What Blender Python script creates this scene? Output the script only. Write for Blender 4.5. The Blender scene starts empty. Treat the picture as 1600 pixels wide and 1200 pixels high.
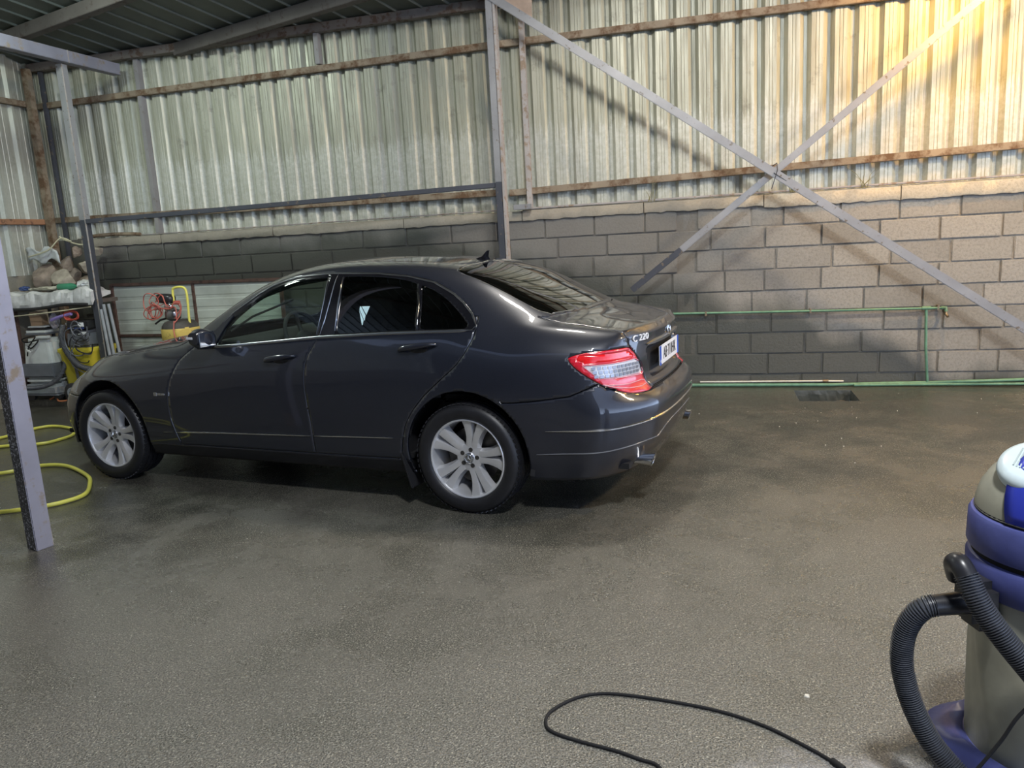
import bpy, bmesh, math, random
import numpy as np
from mathutils import Vector, Matrix
from mathutils.bvhtree import BVHTree
random.seed(7)
SC = bpy.context.scene
COL = SC.collection
PI = math.pi
# ---------------------------------------------------------------- camera, world, lights, exposure
# X runs along the block wall, Y into it (wall face at Y = 0), Z up; metres
CAM = Vector((0.0, -7.60259, 1.50748))
YAW, PITCH, ROLL, FPX = -0.25797, 0.18533, -0.05619, 1212.15
def cam_basis():
    f = Vector((math.sin(YAW) * math.cos(PITCH), math.cos(YAW) * math.cos(PITCH), -math.sin(PITCH)))
    r = Vector((math.cos(YAW), -math.sin(YAW), 0)); u = r.cross(f)
    c, s = math.cos(ROLL), math.sin(ROLL)
    return c * r + s * u, -s * r + c * u, f
cr, cu_, cf = cam_basis()
cam_data = bpy.data.cameras.new('camera'); cam = bpy.data.objects.new('camera', cam_data); COL.objects.link(cam)
cam_data.sensor_width = 36; cam_data.lens = FPX / 1600 * 36; cam_data.clip_start = .05; cam_data.clip_end = 200
cam.matrix_world = Matrix(((cr.x, cu_.x, -cf.x, CAM.x), (cr.y, cu_.y, -cf.y, CAM.y), (cr.z, cu_.z, -cf.z, CAM.z), (0, 0, 0, 1)))
SC.camera = cam
SC.view_settings.view_transform = 'Standard'; SC.view_settings.look = 'None'
SC.view_settings.gamma = 1; SC.view_settings.use_curve_mapping = False
SC.view_settings.exposure = 0.12
world = bpy.data.worlds.new('world'); SC.world = world; world.use_nodes = True
wn = world.node_tree.nodes; wl = world.node_tree.links; wn.clear()
w_out = wn.new('ShaderNodeOutputWorld'); w_bg = wn.new('ShaderNodeBackground')
w_tc = wn.new('ShaderNodeTexCoord'); w_sep = wn.new('ShaderNodeSeparateXYZ'); w_ramp = wn.new('ShaderNodeValToRGB')
wl.new(w_tc.outputs['Generated'], w_sep.inputs[0]); wl.new(w_sep.outputs['Z'], w_ramp.inputs[0])
w_ramp.color_ramp.elements[0].position = 0.0; w_ramp.color_ramp.elements[0].color = (2.3, 2.9, 4.1, 1)
e_ = w_ramp.color_ramp.elements.new(.16); e_.color = (.70, .86, 1.25, 1)
e_ = w_ramp.color_ramp.elements[2]; e_.position = 0.70; e_.color = (.17, .23, .42, 1)
wl.new(w_ramp.outputs[0], w_bg.inputs[0]); wl.new(w_bg.outputs[0], w_out.inputs[0])
w_bg.inputs[1].default_value = 1.3

def area_light(name, loc, target, size, power, color, size_y=None, spread=PI):
    d = bpy.data.lights.new(name, 'AREA'); d.shape = 'RECTANGLE'; d.size = size; d.size_y = size_y or size
    d.energy = power; d.color = color; d.spread = spread
    o = bpy.data.objects.new(name, d); COL.objects.link(o); o.location = loc
    o.rotation_euler = (Vector(target) - Vector(loc)).to_track_quat('-Z', 'Y').to_euler()
    return o
# lamps of the place and one added fill (their housings are built further down at the same spots)
L_REAR = area_light('lamp_light', (-.75, -2.35, 3.93), (-.9, -1.9, 0), .34, 62, (1.0, .95, .86), .26)
L_LEFT = area_light('lamp_light', (-5.3, -2.6, 4.0), (-5.2, -1.6, 0), .5, 62, (.88, 1.0, .92), .5)
L_WARM = area_light('lamp_light', (2.0, -.78, 3.50), (1.9, -.1, 2.4), .16, 50, (1.0, .52, .10), .16)
L_FILL = area_light('lamp_light', (.8, -7.0, 4.90), (0, -5.2, 0), .5, 235, (.96, .98, 1.0), .4)  # unseen fill, added to brighten the foreground floor and the wheels
L_FRONT = area_light('lamp_light', (4.4, -2.4, 3.9), (1.2, -1.4, .6), .4, 175, (1.0, .79, .52), .4)

# ---------------------------------------------------------------- helpers
def props(o, label=None, cat=None, group=None, kind=None):
    if label: o['label'] = label
    if cat: o['category'] = cat
    if group: o['group'] = group
    if kind: o['kind'] = kind
    return o
def link(name, me, mats=(), parent=None):
    o = bpy.data.objects.new(name, me); COL.objects.link(o)
    for m in (mats if isinstance(mats, (list, tuple)) else [mats]):
        if m is not None and len(me.materials) < 8 and m.name not in [x.name for x in me.materials]: me.materials.append(m)
    if parent: o.parent = parent
    return o
def smooth(me, angle=None):
    for p in me.polygons: p.use_smooth = True
    if angle is not None:
        me.set_sharp_from_angle(angle=math.radians(angle))
def bm_obj(name, bm, mats, parent=None, shade=None):
    me = bpy.data.meshes.new(name); bm.to_mesh(me); bm.free()
    if shade is not None: smooth(me, shade)
    return link(name, me, mats, parent)
def empty(name, loc=(0, 0, 0), rz=0.0, parent=None):
    o = bpy.data.objects.new(name, None); COL.objects.link(o); o.location = loc; o.rotation_euler = (0, 0, rz)
    o.empty_display_size = .1
    if parent: o.parent = parent
    return o
def thing(name, label, cat, loc=(0, 0, 0), rz=0.0, group=None):
    return props(empty(name, loc, rz), label, cat, group)
def box(bm, c, s, rot=None, bev=0.0, taper=1.0):
    """box of full sizes s centred at c, optionally rotated (Matrix 3x3), bevelled, top tapered"""
    hx, hy, hz = s[0] / 2, s[1] / 2, s[2] / 2
    vs = []
    for z, t in ((-hz, 1), (hz, taper)):
        for x, y in ((-hx, -hy), (hx, -hy), (hx, hy), (-hx, hy)):
            v = Vector((x * t, y * t, z))
            if rot is not None: v = rot @ v
            vs.append(bm.verts.new(v + Vector(c)))
    fs = [(0, 3, 2, 1), (4, 5, 6, 7), (0, 1, 5, 4), (1, 2, 6, 5), (2, 3, 7, 6), (3, 0, 4, 7)]
    faces = [bm.faces.new([vs[i] for i in f]) for f in fs]
    if bev > 0:
        es = set(e for f in faces for e in f.edges)
        bmesh.ops.bevel(bm, geom=list(es), offset=bev, segments=2, affect='EDGES', clamp_overlap=True)
    return vs
def box_obj(name, c, s, m, parent=None, rot=None, bev=0.0, taper=1.0):
    bm = bmesh.new(); box(bm, (0, 0, 0), s, None, bev, taper)
    o = bm_obj(name, bm, m, parent, 35 if bev else None)
    o.location = c
    if rot is not None: o.rotation_euler = rot.to_euler()
    return o
def beam_rot(a, b, roll=0.0):
    d = (Vector(b) - Vector(a)).normalized()
    up = Vector((0, 0, 1)) if abs(d.z) < .95 else Vector((0, 1, 0))
    x = d; y = up.cross(x).normalized(); z = x.cross(y)
    M3 = Matrix((x, y, z)).transposed()
    if roll: M3 = M3 @ Matrix.Rotation(roll, 3, 'X')
    return M3
def beam(name, a, b, w, h, m, parent=None, roll=0.0, bev=.004):
    a, b = Vector(a), Vector(b)
    return box_obj(name, (a + b) / 2, ((b - a).length, w, h), m, parent, beam_rot(a, b, roll), bev)
def sections(bm, rings, close=True, cap=(True, True)):
    R = [[bm.verts.new(p) for p in r] for r in rings]
    n = len(R[0])
    for a, b in zip(R[:-1], R[1:]):
        for i in range(n if close else n - 1):
            j = (i + 1) % n
            bm.faces.new((a[i], a[j], b[j], b[i]))
    if close and cap[0]: bm.faces.new(list(reversed(R[0])))
    if close and cap[1]: bm.faces.new(R[-1])
    return R
def catmull(P, per=8, closed=False):
    P = [Vector(p) for p in P]; n = len(P); out = []
    rng = range(n if closed else n - 1)
    for i in rng:
        if closed: p0, p1, p2, p3 = P[(i - 1) % n], P[i], P[(i + 1) % n], P[(i + 2) % n]
        else: p0, p1, p2, p3 = P[max(i - 1, 0)], P[i], P[i + 1], P[min(i + 2, n - 1)]
        for k in range(per):
            t = k / per
            out.append(.5 * ((2 * p1) + (-p0 + p2) * t + (2 * p0 - 5 * p1 + 4 * p2 - p3) * t * t + (-p0 + 3 * p1 - 3 * p2 + p3) * t ** 3))
    if not closed: out.append(P[-1])
    return out
def tube(bm, pts, r, n=8, rib=None, closed=False, flat=1.0):
    """sweep a round section along pts; rib=(pitch, depth) gives a corrugated hose"""
    pts = [Vector(p) for p in pts]
    if rib:
        L = [0]
        for a, b in zip(pts[:-1], pts[1:]): L.append(L[-1] + (b - a).length)
        m = int(L[-1] / rib[0] * 4); q = []
        k = 0
        for i in range(m + 1):
            s = L[-1] * i / m
            while k < len(L) - 2 and L[k + 1] < s: k += 1
            q.append(pts[k].lerp(pts[k + 1], (s - L[k]) / max(1e-9, L[k + 1] - L[k])))
        pts = q
    N = len(pts); rings = []
    tan = []
    for i in range(N):
        if closed: t = pts[(i + 1) % N] - pts[i - 1]
        else: t = pts[min(i + 1, N - 1)] - pts[max(i - 1, 0)]
        tan.append(t.normalized() if t.length > 1e-9 else Vector((0, 0, 1)))
    nrm = tan[0].orthogonal().normalized()
    if abs(tan[0].z) < .9: nrm = (Vector((0, 0, 1)) - tan[0] * tan[0].z).normalized()
    for i in range(N):
        nrm = (nrm - tan[i] * nrm.dot(tan[i])).normalized(); bn = tan[i].cross(nrm)
        rr = r(i / (N - 1)) if callable(r) else r
        if rib: rr += rib[1] * (.5 if i % 4 in (0, 1) else -.5)
        rings.append([pts[i] + rr * (math.cos(2 * PI * k / n) * nrm * flat + math.sin(2 * PI * k / n) * bn) for k in range(n)])
    if closed:
        R = [[bm.verts.new(p) for p in rg] for rg in rings]
        for i in range(N):
            a, b = R[i], R[(i + 1) % N]
            for k in range(n): bm.faces.new((a[k], a[(k + 1) % n], b[(k + 1) % n], b[k]))
    else: sections(bm, rings)
def tube_obj(name, pts, r, m, parent=None, n=8, rib=None, closed=False, shade=60, flat=1.0):
    bm = bmesh.new(); tube(bm, pts, r, n, rib, closed, flat); return bm_obj(name, bm, m, parent, shade)
def lathe(bm, prof, n=32, axis='Z', c=(0, 0, 0), close=False):
    """prof: list of (radius, height)"""
    rings = []
    for rr, hh in prof:
        ring = []
        for k in range(n):
            a = 2 * PI * k / n; x, y = rr * math.cos(a), rr * math.sin(a)
            if axis == 'Z': p = Vector((x, y, hh))
            elif axis == 'Y': p = Vector((x, hh, y))
            else: p = Vector((hh, x, y))
            ring.append(p + Vector(c))
        rings.append(ring)
    if axis == 'Y': rings = [list(reversed(r)) for r in rings]
    if close: rings = rings + [rings[0]]
    sections(bm, rings, True, (not close and prof[0][0] > 1e-4 and False, False))
    bmesh.ops.remove_doubles(bm, verts=bm.verts, dist=1e-5)
def lathe_obj(name, prof, m, parent=None, n=32, axis='Z', c=(0, 0, 0), shade=35, close=False):
    bm = bmesh.new(); lathe(bm, prof, n, axis, c, close)
    bmesh.ops.recalc_face_normals(bm, faces=bm.faces); return bm_obj(name, bm, m, parent, shade)
def ellipsoid(bm, c, s, nu=14, nv=9, e=1.0, rot=None, noise=0.0, seed=0):
    """superellipsoid; e<1 gives a boxier body"""
    rnd = random.Random(seed)
    def sp(v, e): return math.copysign(abs(v) ** e, v)
    rings = []
    for i in range(1, nv):
        ph = -PI / 2 + PI * i / nv
        ring = []
        for k in range(nu):
            th = 2 * PI * k / nu
            p = Vector((s[0] * sp(math.cos(ph), e) * sp(math.cos(th), e), s[1] * sp(math.cos(ph), e) * sp(math.sin(th), e), s[2] * sp(math.sin(ph), e)))
            if noise: p *= 1 + rnd.uniform(-noise, noise)
            if rot is not None: p = rot @ p
            ring.append(p + Vector(c))
        rings.append(ring)
    R = sections(bm, rings, True, (False, False))
    for ring, zz, fl in ((R[0], -1, True), (R[-1], 1, False)):
        p = Vector((0, 0, s[2] * zz))
        if rot is not None: p = rot @ p
        v = bm.verts.new(p + Vector(c)); n = len(ring)
        for k in range(n):
            f = (ring[k], v, ring[(k + 1) % n]) if fl else (ring[(k + 1) % n], v, ring[k])
            bm.faces.new(f)
def ell_obj(name, c, s, m, parent=None, e=1.0, rot=None, noise=0.0, seed=0, nu=14, nv=9, shade=50):
    bm = bmesh.new(); ellipsoid(bm, (0, 0, 0), s, nu, nv, e, rot, noise, seed)
    o = bm_obj(name, bm, m, parent, shade); o.location = c; return o
def text_mesh(name, body, size, m, parent, matrix, extrude=.001, width=1.0, align='CENTER'):
    cu = bpy.data.curves.new(name, 'FONT'); cu.body = body; cu.size = size; cu.extrude = extrude
    cu.align_x = align; cu.align_y = 'CENTER'; cu.resolution_u = 3
    t = bpy.data.objects.new('tmp_text', cu); COL.objects.link(t)
    me = bpy.data.meshes.new_from_object(t.evaluated_get(bpy.context.evaluated_depsgraph_get()))
    bpy.data.objects.remove(t); me.name = name
    for v in me.vertices: v.co.x *= width
    o = link(name, me, m, parent); o.matrix_local = matrix
    return o

# ---------------------------------------------------------------- materials (procedural)
class NT:
    def __init__(s, name):
        s.m = bpy.data.materials.new(name); s.m.use_nodes = True; s.t = s.m.node_tree; s.n = s.t.nodes; s.l = s.t.links
        s.b = s.n['Principled BSDF']; s.tc = None
    def node(s, typ, **kw):
        nd = s.n.new(typ)
        for k, v in kw.items(): setattr(nd, k, v)
        return nd
    def coord(s, kind='Object', scale=(1, 1, 1)):
        tc = s.node('ShaderNodeTexCoord'); mp = s.node('ShaderNodeMapping'); mp.inputs['Scale'].default_value = scale
        s.l.new(tc.outputs[kind], mp.inputs[0]); return mp.outputs[0]
    def noise(s, vec, scale, detail=4, rough=.55, dist=0.0):
        nd = s.node('ShaderNodeTexNoise'); nd.inputs['Scale'].default_value = scale; nd.inputs['Detail'].default_value = detail
        nd.inputs['Roughness'].default_value = rough; nd.inputs['Distortion'].default_value = dist
        s.l.new(vec, nd.inputs['Vector']); return nd.outputs['Fac']
    def voronoi(s, vec, scale, feat='F1', out='Distance'):
        nd = s.node('ShaderNodeTexVoronoi', feature=feat); nd.inputs['Scale'].default_value = scale
        s.l.new(vec, nd.inputs['Vector']); return nd.outputs[out]
    def ramp(s, fac, stops, interp='LINEAR'):
        nd = s.node('ShaderNodeValToRGB'); cr_ = nd.color_ramp; cr_.interpolation = interp
        while len(cr_.elements) < len(stops): cr_.elements.new(.5)
        for e, (p, c) in zip(cr_.elements, stops):
            e.position = p; e.color = (c, c, c, 1) if isinstance(c, (int, float)) else (*c, 1)
        s.l.new(fac, nd.inputs[0]); return nd.outputs[0]
    def mix(s, fac, a, b, mode='MIX'):
        nd = s.node('ShaderNodeMix', data_type='RGBA', blend_type=mode)
        for i, v in ((0, fac), (6, a), (7, b)):
            if isinstance(v, (int, float)): nd.inputs[i].default_value = v if i == 0 else (v, v, v, 1)
            elif isinstance(v, tuple): nd.inputs[i].default_value = (*v, 1)
            else: s.l.new(v, nd.inputs[i])
        return nd.outputs[2]
    def math(s, op, a, b=0.0):
        nd = s.node('ShaderNodeMath', operation=op)
        for i, v in ((0, a), (1, b)):
            if isinstance(v, (int, float)): nd.inputs[i].default_value = v
            else: s.l.new(v, nd.inputs[i])
        return nd.outputs[0]
    def bump(s, h, strength=.5, dist=.01, prev=None):
        nd = s.node('ShaderNodeBump'); nd.inputs['Strength'].default_value = strength; nd.inputs['Distance'].default_value = dist
        s.l.new(h, nd.inputs['Height'])
        if prev is not None: s.l.new(prev, nd.inputs['Normal'])
        return nd.outputs[0]
    def set(s, **kw):
        al = dict(color='Base Color', rough='Roughness', metal='Metallic', coat='Coat Weight', coatr='Coat Roughness', normal='Normal',
                  emit='Emission Color', emits='Emission Strength', trans='Transmission Weight', ior='IOR', spec='Specular IOR Level', alpha='Alpha', sheen='Sheen Weight')
        for k, v in kw.items():
            i = s.b.inputs[al[k]]
            if isinstance(v, tuple): i.default_value = (*v, 1)
            elif isinstance(v, (int, float)): i.default_value = v
            else: s.l.new(v, i)
        return s.m
def simple(name, color, rough=.5, metal=0.0, var=.18, scale=8, bump=.0, bscale=60, **kw):
    t = NT(name); v = t.coord(); nz = t.noise(v, scale, 5)
    dark = tuple(c * (1 - var) for c in color); lite = tuple(min(1, c * (1 + var)) for c in color)
    args = dict(color=t.ramp(nz, [(.3, dark), (.7, lite)]), rough=rough, metal=metal); args.update(kw)
    if bump: args['normal'] = t.bump(t.noise(v, bscale, 3), bump, .003)
    return t.set(**args)
def worn(name, base, spot, rough=.5, metal=0.0, lo=.52, hi=.62, scale=14, bump=.25):
    """paint or bare metal with rust / dirt patches of their own shape"""
    t = NT(name); v = t.coord(); nz = t.noise(v, scale, 6, .65); n2 = t.noise(v, 3, 4)
    c = t.ramp(n2, [(.3, tuple(x * .82 for x in base)), (.7, tuple(min(1, x * 1.12) for x in base))])
    f = t.ramp(nz, [(lo, 0.0), (hi, 1.0)])
    return t.set(color=t.mix(f, c, spot), rough=t.ramp(f, [(0, rough), (1, .85)]), metal=metal, normal=t.bump(nz, bump, .004))
# ---------------------------------------------------------------- surface materials
def m_floor():
    t = NT('wet_concrete'); v = t.coord()
    big = t.noise(v, .55, 5, .6, .4); mid = t.noise(v, 2.3, 6, .65, .3); fine = t.noise(v, 38, 4, .7); grit = t.noise(v, 170, 2, .7)
    blend = t.math('ADD', t.math('MULTIPLY', big, .6), t.math('MULTIPLY', mid, .4))
    sx = t.node('ShaderNodeSeparateXYZ'); t.l.new(v, sx.inputs[0])
    # wet, trowelled ground around the car and the left; open gritty ground in front and to the right
    grad = t.math('ADD', t.math('MULTIPLY', sx.outputs['X'], .035), t.math('MULTIPLY', sx.outputs['Y'], -.095))
    dry = t.math('ADD', blend, t.math('SUBTRACT', grad, .33))
    dryf = t.ramp(dry, [(.34, 0.0), (.78, 1.0)])
    col = t.mix(dryf, (.034, .035, .028), (.215, .204, .172))
    col = t.mix(t.math('MULTIPLY', t.ramp(mid, [(.36, 0.0), (.72, 1.0)]), .40), col, (.105, .093, .078))
    col = t.mix(t.math('MULTIPLY', t.ramp(grit, [(.34, 1.0), (.52, 0.0)]), t.math('ADD', t.math('MULTIPLY', dryf, .55), .35)), col, (.018, .020, .018))
    speck = t.voronoi(v, 120); sp = t.ramp(speck, [(.18, 1.0), (.45, 0.0)])
    pick = t.ramp(t.noise(v, 100, 2), [(.48, 0.0), (.60, 1.0)])
    col = t.mix(t.math('MULTIPLY', sp, t.math('MULTIPLY', pick, t.math('ADD', t.math('MULTIPLY', dryf, .6), .30))), col, (.56, .53, .43))
    col = t.mix(t.math('MULTIPLY', t.ramp(grit, [(.50, 0.0), (.66, 1.0)]), t.math('ADD', t.math('MULTIPLY', dryf, .35), .25)), col, (.40, .375, .31))
    st = t.ramp(t.noise(v, 1.3, 6, .7, 1.2), [(.60, 0.0), (.72, 1.0)])
    col = t.mix(t.math('MULTIPLY', st, .25), col, (.24, .22, .19))
    # chalky spill by the vacuum cleaner
    mp = t.node('ShaderNodeMapping'); mp.inputs['Location'].default_value = (-.80, 17.1, 0); mp.inputs['Scale'].default_value = (1.9, 3.0, 1); t.l.new(v, mp.inputs[0])
    vl = t.node('ShaderNodeVectorMath', operation='LENGTH'); t.l.new(mp.outputs[0], vl.inputs[0])
    spill = t.ramp(t.math('ADD', vl.outputs['Value'], t.math('MULTIPLY', t.math('SUBTRACT', t.noise(v, 5, 6, .7), .5), 1.6)), [(.45, 1.0), (.85, 0.0)])
    col = t.mix(t.math('MULTIPLY', spill, t.ramp(t.noise(v, 11, 5, .7), [(.35, .25), (.65, .85)])), col, (.36, .35, .36))
    rg = t.mix(dryf, .13, .33); rgv = t.math('ADD', rg, t.math('MULTIPLY', t.ramp(mid, [(.4, 0.0), (.65, 1.0)]), .14))
    b1 = t.bump(mid, .30, .03)
    bs = t.node('ShaderNodeBump'); bs.inputs['Distance'].default_value = .006
    t.l.new(t.math('ADD', t.math('MULTIPLY', dryf, .55), .15), bs.inputs['Strength']); t.l.new(fine, bs.inputs['Height']); t.l.new(b1, bs.inputs['Normal'])
    b3 = t.node('ShaderNodeBump'); b3.inputs['Distance'].default_value = .006
    t.l.new(t.math('ADD', t.math('MULTIPLY', dryf, .75), .15), b3.inputs['Strength']); t.l.new(grit, b3.inputs['Height']); t.l.new(bs.outputs[0], b3.inputs['Normal'])
    peb = t.voronoi(v, 150); b4 = t.node('ShaderNodeBump'); b4.inputs['Distance'].default_value = .004; b4.invert = True
    t.l.new(t.math('ADD', t.math('MULTIPLY', dryf, .7), .2), b4.inputs['Strength']); t.l.new(peb, b4.inputs['Height']); t.l.new(b3.outputs[0], b4.inputs['Normal'])
    return t.set(color=col, rough=rgv, normal=b4.outputs[0], spec=.75)
M = {}
M['floor'] = m_floor()
def m_block(name, base, wet):
    t = NT(name); v = t.coord('Object'); oi = t.node('ShaderNodeObjectInfo')
    geo = t.node('ShaderNodeNewGeometry'); sp = t.node('ShaderNodeSeparateXYZ'); t.l.new(geo.outputs['Position'], sp.inputs[0])
    n1 = t.noise(geo.outputs['Position'], 3.1, 6, .65); n2 = t.noise(geo.outputs['Position'], 46, 4, .7); n3 = t.noise(geo.outputs['Position'], .8, 4, .6, .5)
    r1 = t.ramp(oi.outputs['Random'], [(0, tuple(x * .80 for x in base)), (.5, base), (1, tuple(x * 1.20 for x in base))])
    c = t.mix(t.ramp(n1, [(.35, 0.0), (.7, .45)]), r1, tuple(x * 1.3 for x in base))
    c = t.mix(t.ramp(n2, [(.28, .5), (.55, 0.0)]), c, tuple(x * .45 for x in base))
    # splash-wet dark band low on the wall, fading upward and to the right
    wz = t.math('ADD', t.math('MULTIPLY', sp.outputs['Z'], 1.0), t.math('MULTIPLY', t.math('SUBTRACT', n3, .5), 1.3))
    wz = t.math('ADD', wz, t.math('MULTIPLY', t.math('MAXIMUM', sp.outputs['X'], -3.0), .26))
    wf = t.ramp(wz, [(.72, 1.0), (1.02, 0.0)])
    # grime on the stretch beside the car bay (older, darker blocks), cleaner to the right
    gx = t.math('ADD', sp.outputs['X'], t.math('MULTIPLY', t.math('SUBTRACT', n3, .5), 1.2))
    gf = t.ramp(t.math('ADD', t.math('MULTIPLY', gx, .25), .5), [(.40, .75), (.66, 0.0)])
    c = t.mix(gf, c, tuple(x * .50 for x in base))
    c = t.mix(t.math('MULTIPLY', wf, wet), c, (.040, .044, .034))
    rg = t.mix(wf, .92, .45)
    b = t.bump(n2, .6, .006, t.bump(n1, .3, .01))
    return t.set(color=c, rough=rg, normal=b)
M['block'] = m_block('concrete_block', (.275, .262, .235), .80)
M['mortar'] = m_block('mortar', (.27, .25, .215), .6)
M['coping'] = m_block('coping_concrete', (.47, .425, .34), .2)
def m_sheet(name, base, dirt, lightcol):
    t = NT(name); geo = t.node('ShaderNodeNewGeometry'); v = geo.outputs['Position']; sp = t.node('ShaderNodeSeparateXYZ'); t.l.new(v, sp.inputs[0])
    oi = t.node('ShaderNodeObjectInfo')
    cmb = t.node('ShaderNodeMapping'); cmb.inputs['Scale'].default_value = (9, 9, .55); t.l.new(v, cmb.inputs[0])
    streak = t.noise(cmb.outputs[0], 3.2, 6, .7); spots = t.noise(v, 5, 6, .7); fl = t.noise(v, 26, 4, .7)
    base_r = t.ramp(oi.outputs['Random'], [(0, tuple(x * .88 for x in base)), (1, tuple(x * 1.08 for x in base))])
    c = t.mix(t.ramp(streak, [(.42, 0.0), (.72, .75)]), base_r, dirt)
    c = t.mix(t.ramp(spots, [(.58, 0.0), (.70, .5)]), c, tuple(x * .6 for x in dirt))
    # washed / bare lower part, ragged upper edge
    low = t.math('SUBTRACT', t.math('ADD', sp.outputs['Z'], t.math('MULTIPLY', streak, .9)), 2.95)
    lf = t.ramp(low, [(0.0, 1.0), (.06, 0.0)])
    c = t.mix(t.math('MULTIPLY', lf, t.ramp(fl, [(.3, .75), (.6, .25)])), c, lightcol)
    mt = t.ramp(spots, [(.3, .38), (.7, .15)])
    return t.set(color=c, metal=mt, rough=t.ramp(streak, [(.3, .36), (.7, .6)]), normal=t.bump(fl, .12, .004))
M['sheet'] = m_sheet('zinc_sheet', (.43, .43, .345), (.235, .23, .175), (.58, .585, .53))
M['sheet_left'] = m_sheet('side_sheet', (.44, .44, .37), (.27, .26, .21), (.50, .51, .45))
M['roof'] = simple('roof_sheet_paint', (.115, .130, .112), .5, .25, .15, 3)
M['rust_beam'] = worn('rusty_square_tube', (.27, .215, .150), (.13, .075, .040), .7, .1, .45, .62, 9)
M['rust'] = worn('rusty_frame', (.105, .062, .048), (.05, .03, .026), .8, .1)
M['orange_rust'] = worn('red_oxide_tube', (.34, .17, .09), (.16, .08, .05), .75, .05)
M['grey_steel'] = worn('grey_painted_steel', (.30, .30, .305), (.17, .14, .11), .5, .3, .60, .68, 22, .15)
M['lilac_steel'] = worn('pale_grey_paint', (.26, .26, .31), (.24, .20, .16), .45, .3, .55, .64, 9, .12)
M['dark_steel'] = worn('dark_blue_grey_paint', (.060, .064, .078), (.16, .13, .10), .55, .2, .60, .66, 20, .15)
M['pinkgrey'] = worn('primer_grey_paint', (.36, .33, .31), (.28, .21, .15), .6, .15)
def m_speckle():
    t = NT('speckled_black_paint'); v = t.coord(); a = t.noise(v, 70, 3, .8); b = t.noise(v, 6, 4)
    f = t.ramp(t.math('ADD', a, t.math('MULTIPLY', b, .25)), [(.66, 0.0), (.73, 1.0)])
    return t.set(color=t.mix(f, (.018, .018, .022), (.42, .42, .45)), rough=.4, normal=t.bump(a, .3, .003))
M['speckle'] = m_speckle()
M['green_pipe'] = simple('green_plastic_pipe', (.125, .26, .165), .45, 0, .2, 20)
M['white_pipe'] = simple('white_plastic_pipe', (.62, .60, .52), .5)
M['brass'] = simple('old_brass', (.26, .20, .13), .45, .7)

# ---------------------------------------------------------------- floor with the drain pit
floor = props(empty('floor'), kind='structure')
DX0, DX1, DY0, DY1 = .715, 1.20, -.70, -.24
bm = bmesh.new()
xs = [-14, DX0, DX1, 16]; ys = [-22, DY0, DY1, 1.2]
for i in range(3):
    for j in range(3):
        if i == 1 and j == 1: continue
        bm.faces.new([bm.verts.new(p) for p in ((xs[i], ys[j], 0), (xs[i + 1], ys[j], 0), (xs[i + 1], ys[j + 1], 0), (xs[i], ys[j + 1], 0))])
bmesh.ops.remove_doubles(bm, verts=bm.verts, dist=1e-5)
bm_obj('floor_slab', bm, M['floor'], floor)
M['pit'] = simple('wet_pit_concrete', (.07, .078, .072), .35, 0, .4, 12, .8, 30)
bm = bmesh.new()
rnd = random.Random(3)
N = 16; top = []; bot = []
loop = []
for k in range(N): loop.append((DX0 + (DX1 - DX0) * k / N, DY0))
for k in range(8): loop.append((DX1, DY0 + (DY1 - DY0) * k / 8))
for k in range(N): loop.append((DX1 - (DX1 - DX0) * k / N, DY1))
for k in range(8): loop.append((DX0, DY1 - (DY1 - DY0) * k / 8))
rings = [[(x, y, .0005) for x, y in loop]]
for zz in (-.04, -.13, -.26):
    cxm, cym = (DX0 + DX1) / 2, (DY0 + DY1) / 2
    rings.append([(x + (cxm - x) * rnd.uniform(0, .05), y + (cym - y) * rnd.uniform(0, .05), zz + rnd.uniform(-.01, .01)) for x, y in loop])
sections(bm, [[Vector(p) for p in r] for r in reversed(rings)], True, (False, False))
bm_obj('drain_pit', bm, M['pit'], floor)
M['water'] = simple('dirty_water', (.03, .035, .04), .05, 0, .1, 3, .3, 25)
bm = bmesh.new(); bm.faces.new([bm.verts.new(p) for p in ((DX0 - .0, DY0, -.24), (DX1, DY0, -.24), (DX1, DY1, -.24), (DX0, DY1, -.24))])
bm_obj('drain_water', bm, M['water'], floor)
bm = bmesh.new(); ellipsoid(bm, (1.09, -.42, -.21), (.16, .20, .15), 12, 8, 1, None, .05, 2)
bm_obj('sand_heap', bm, simple('wet_sand', (.10, .085, .065), .7, 0, .3, 30, .8, 80), floor, 60)
# raised concrete ledge in the left corner
bm = bmesh.new(); box(bm, (-6.75, -.42, .02), (1.36, .9, .09), None, .012)
props(bm_obj('trim_1', bm, M['floor']), 'low concrete ledge in the left corner under the machines', None, None, 'structure')

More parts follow.
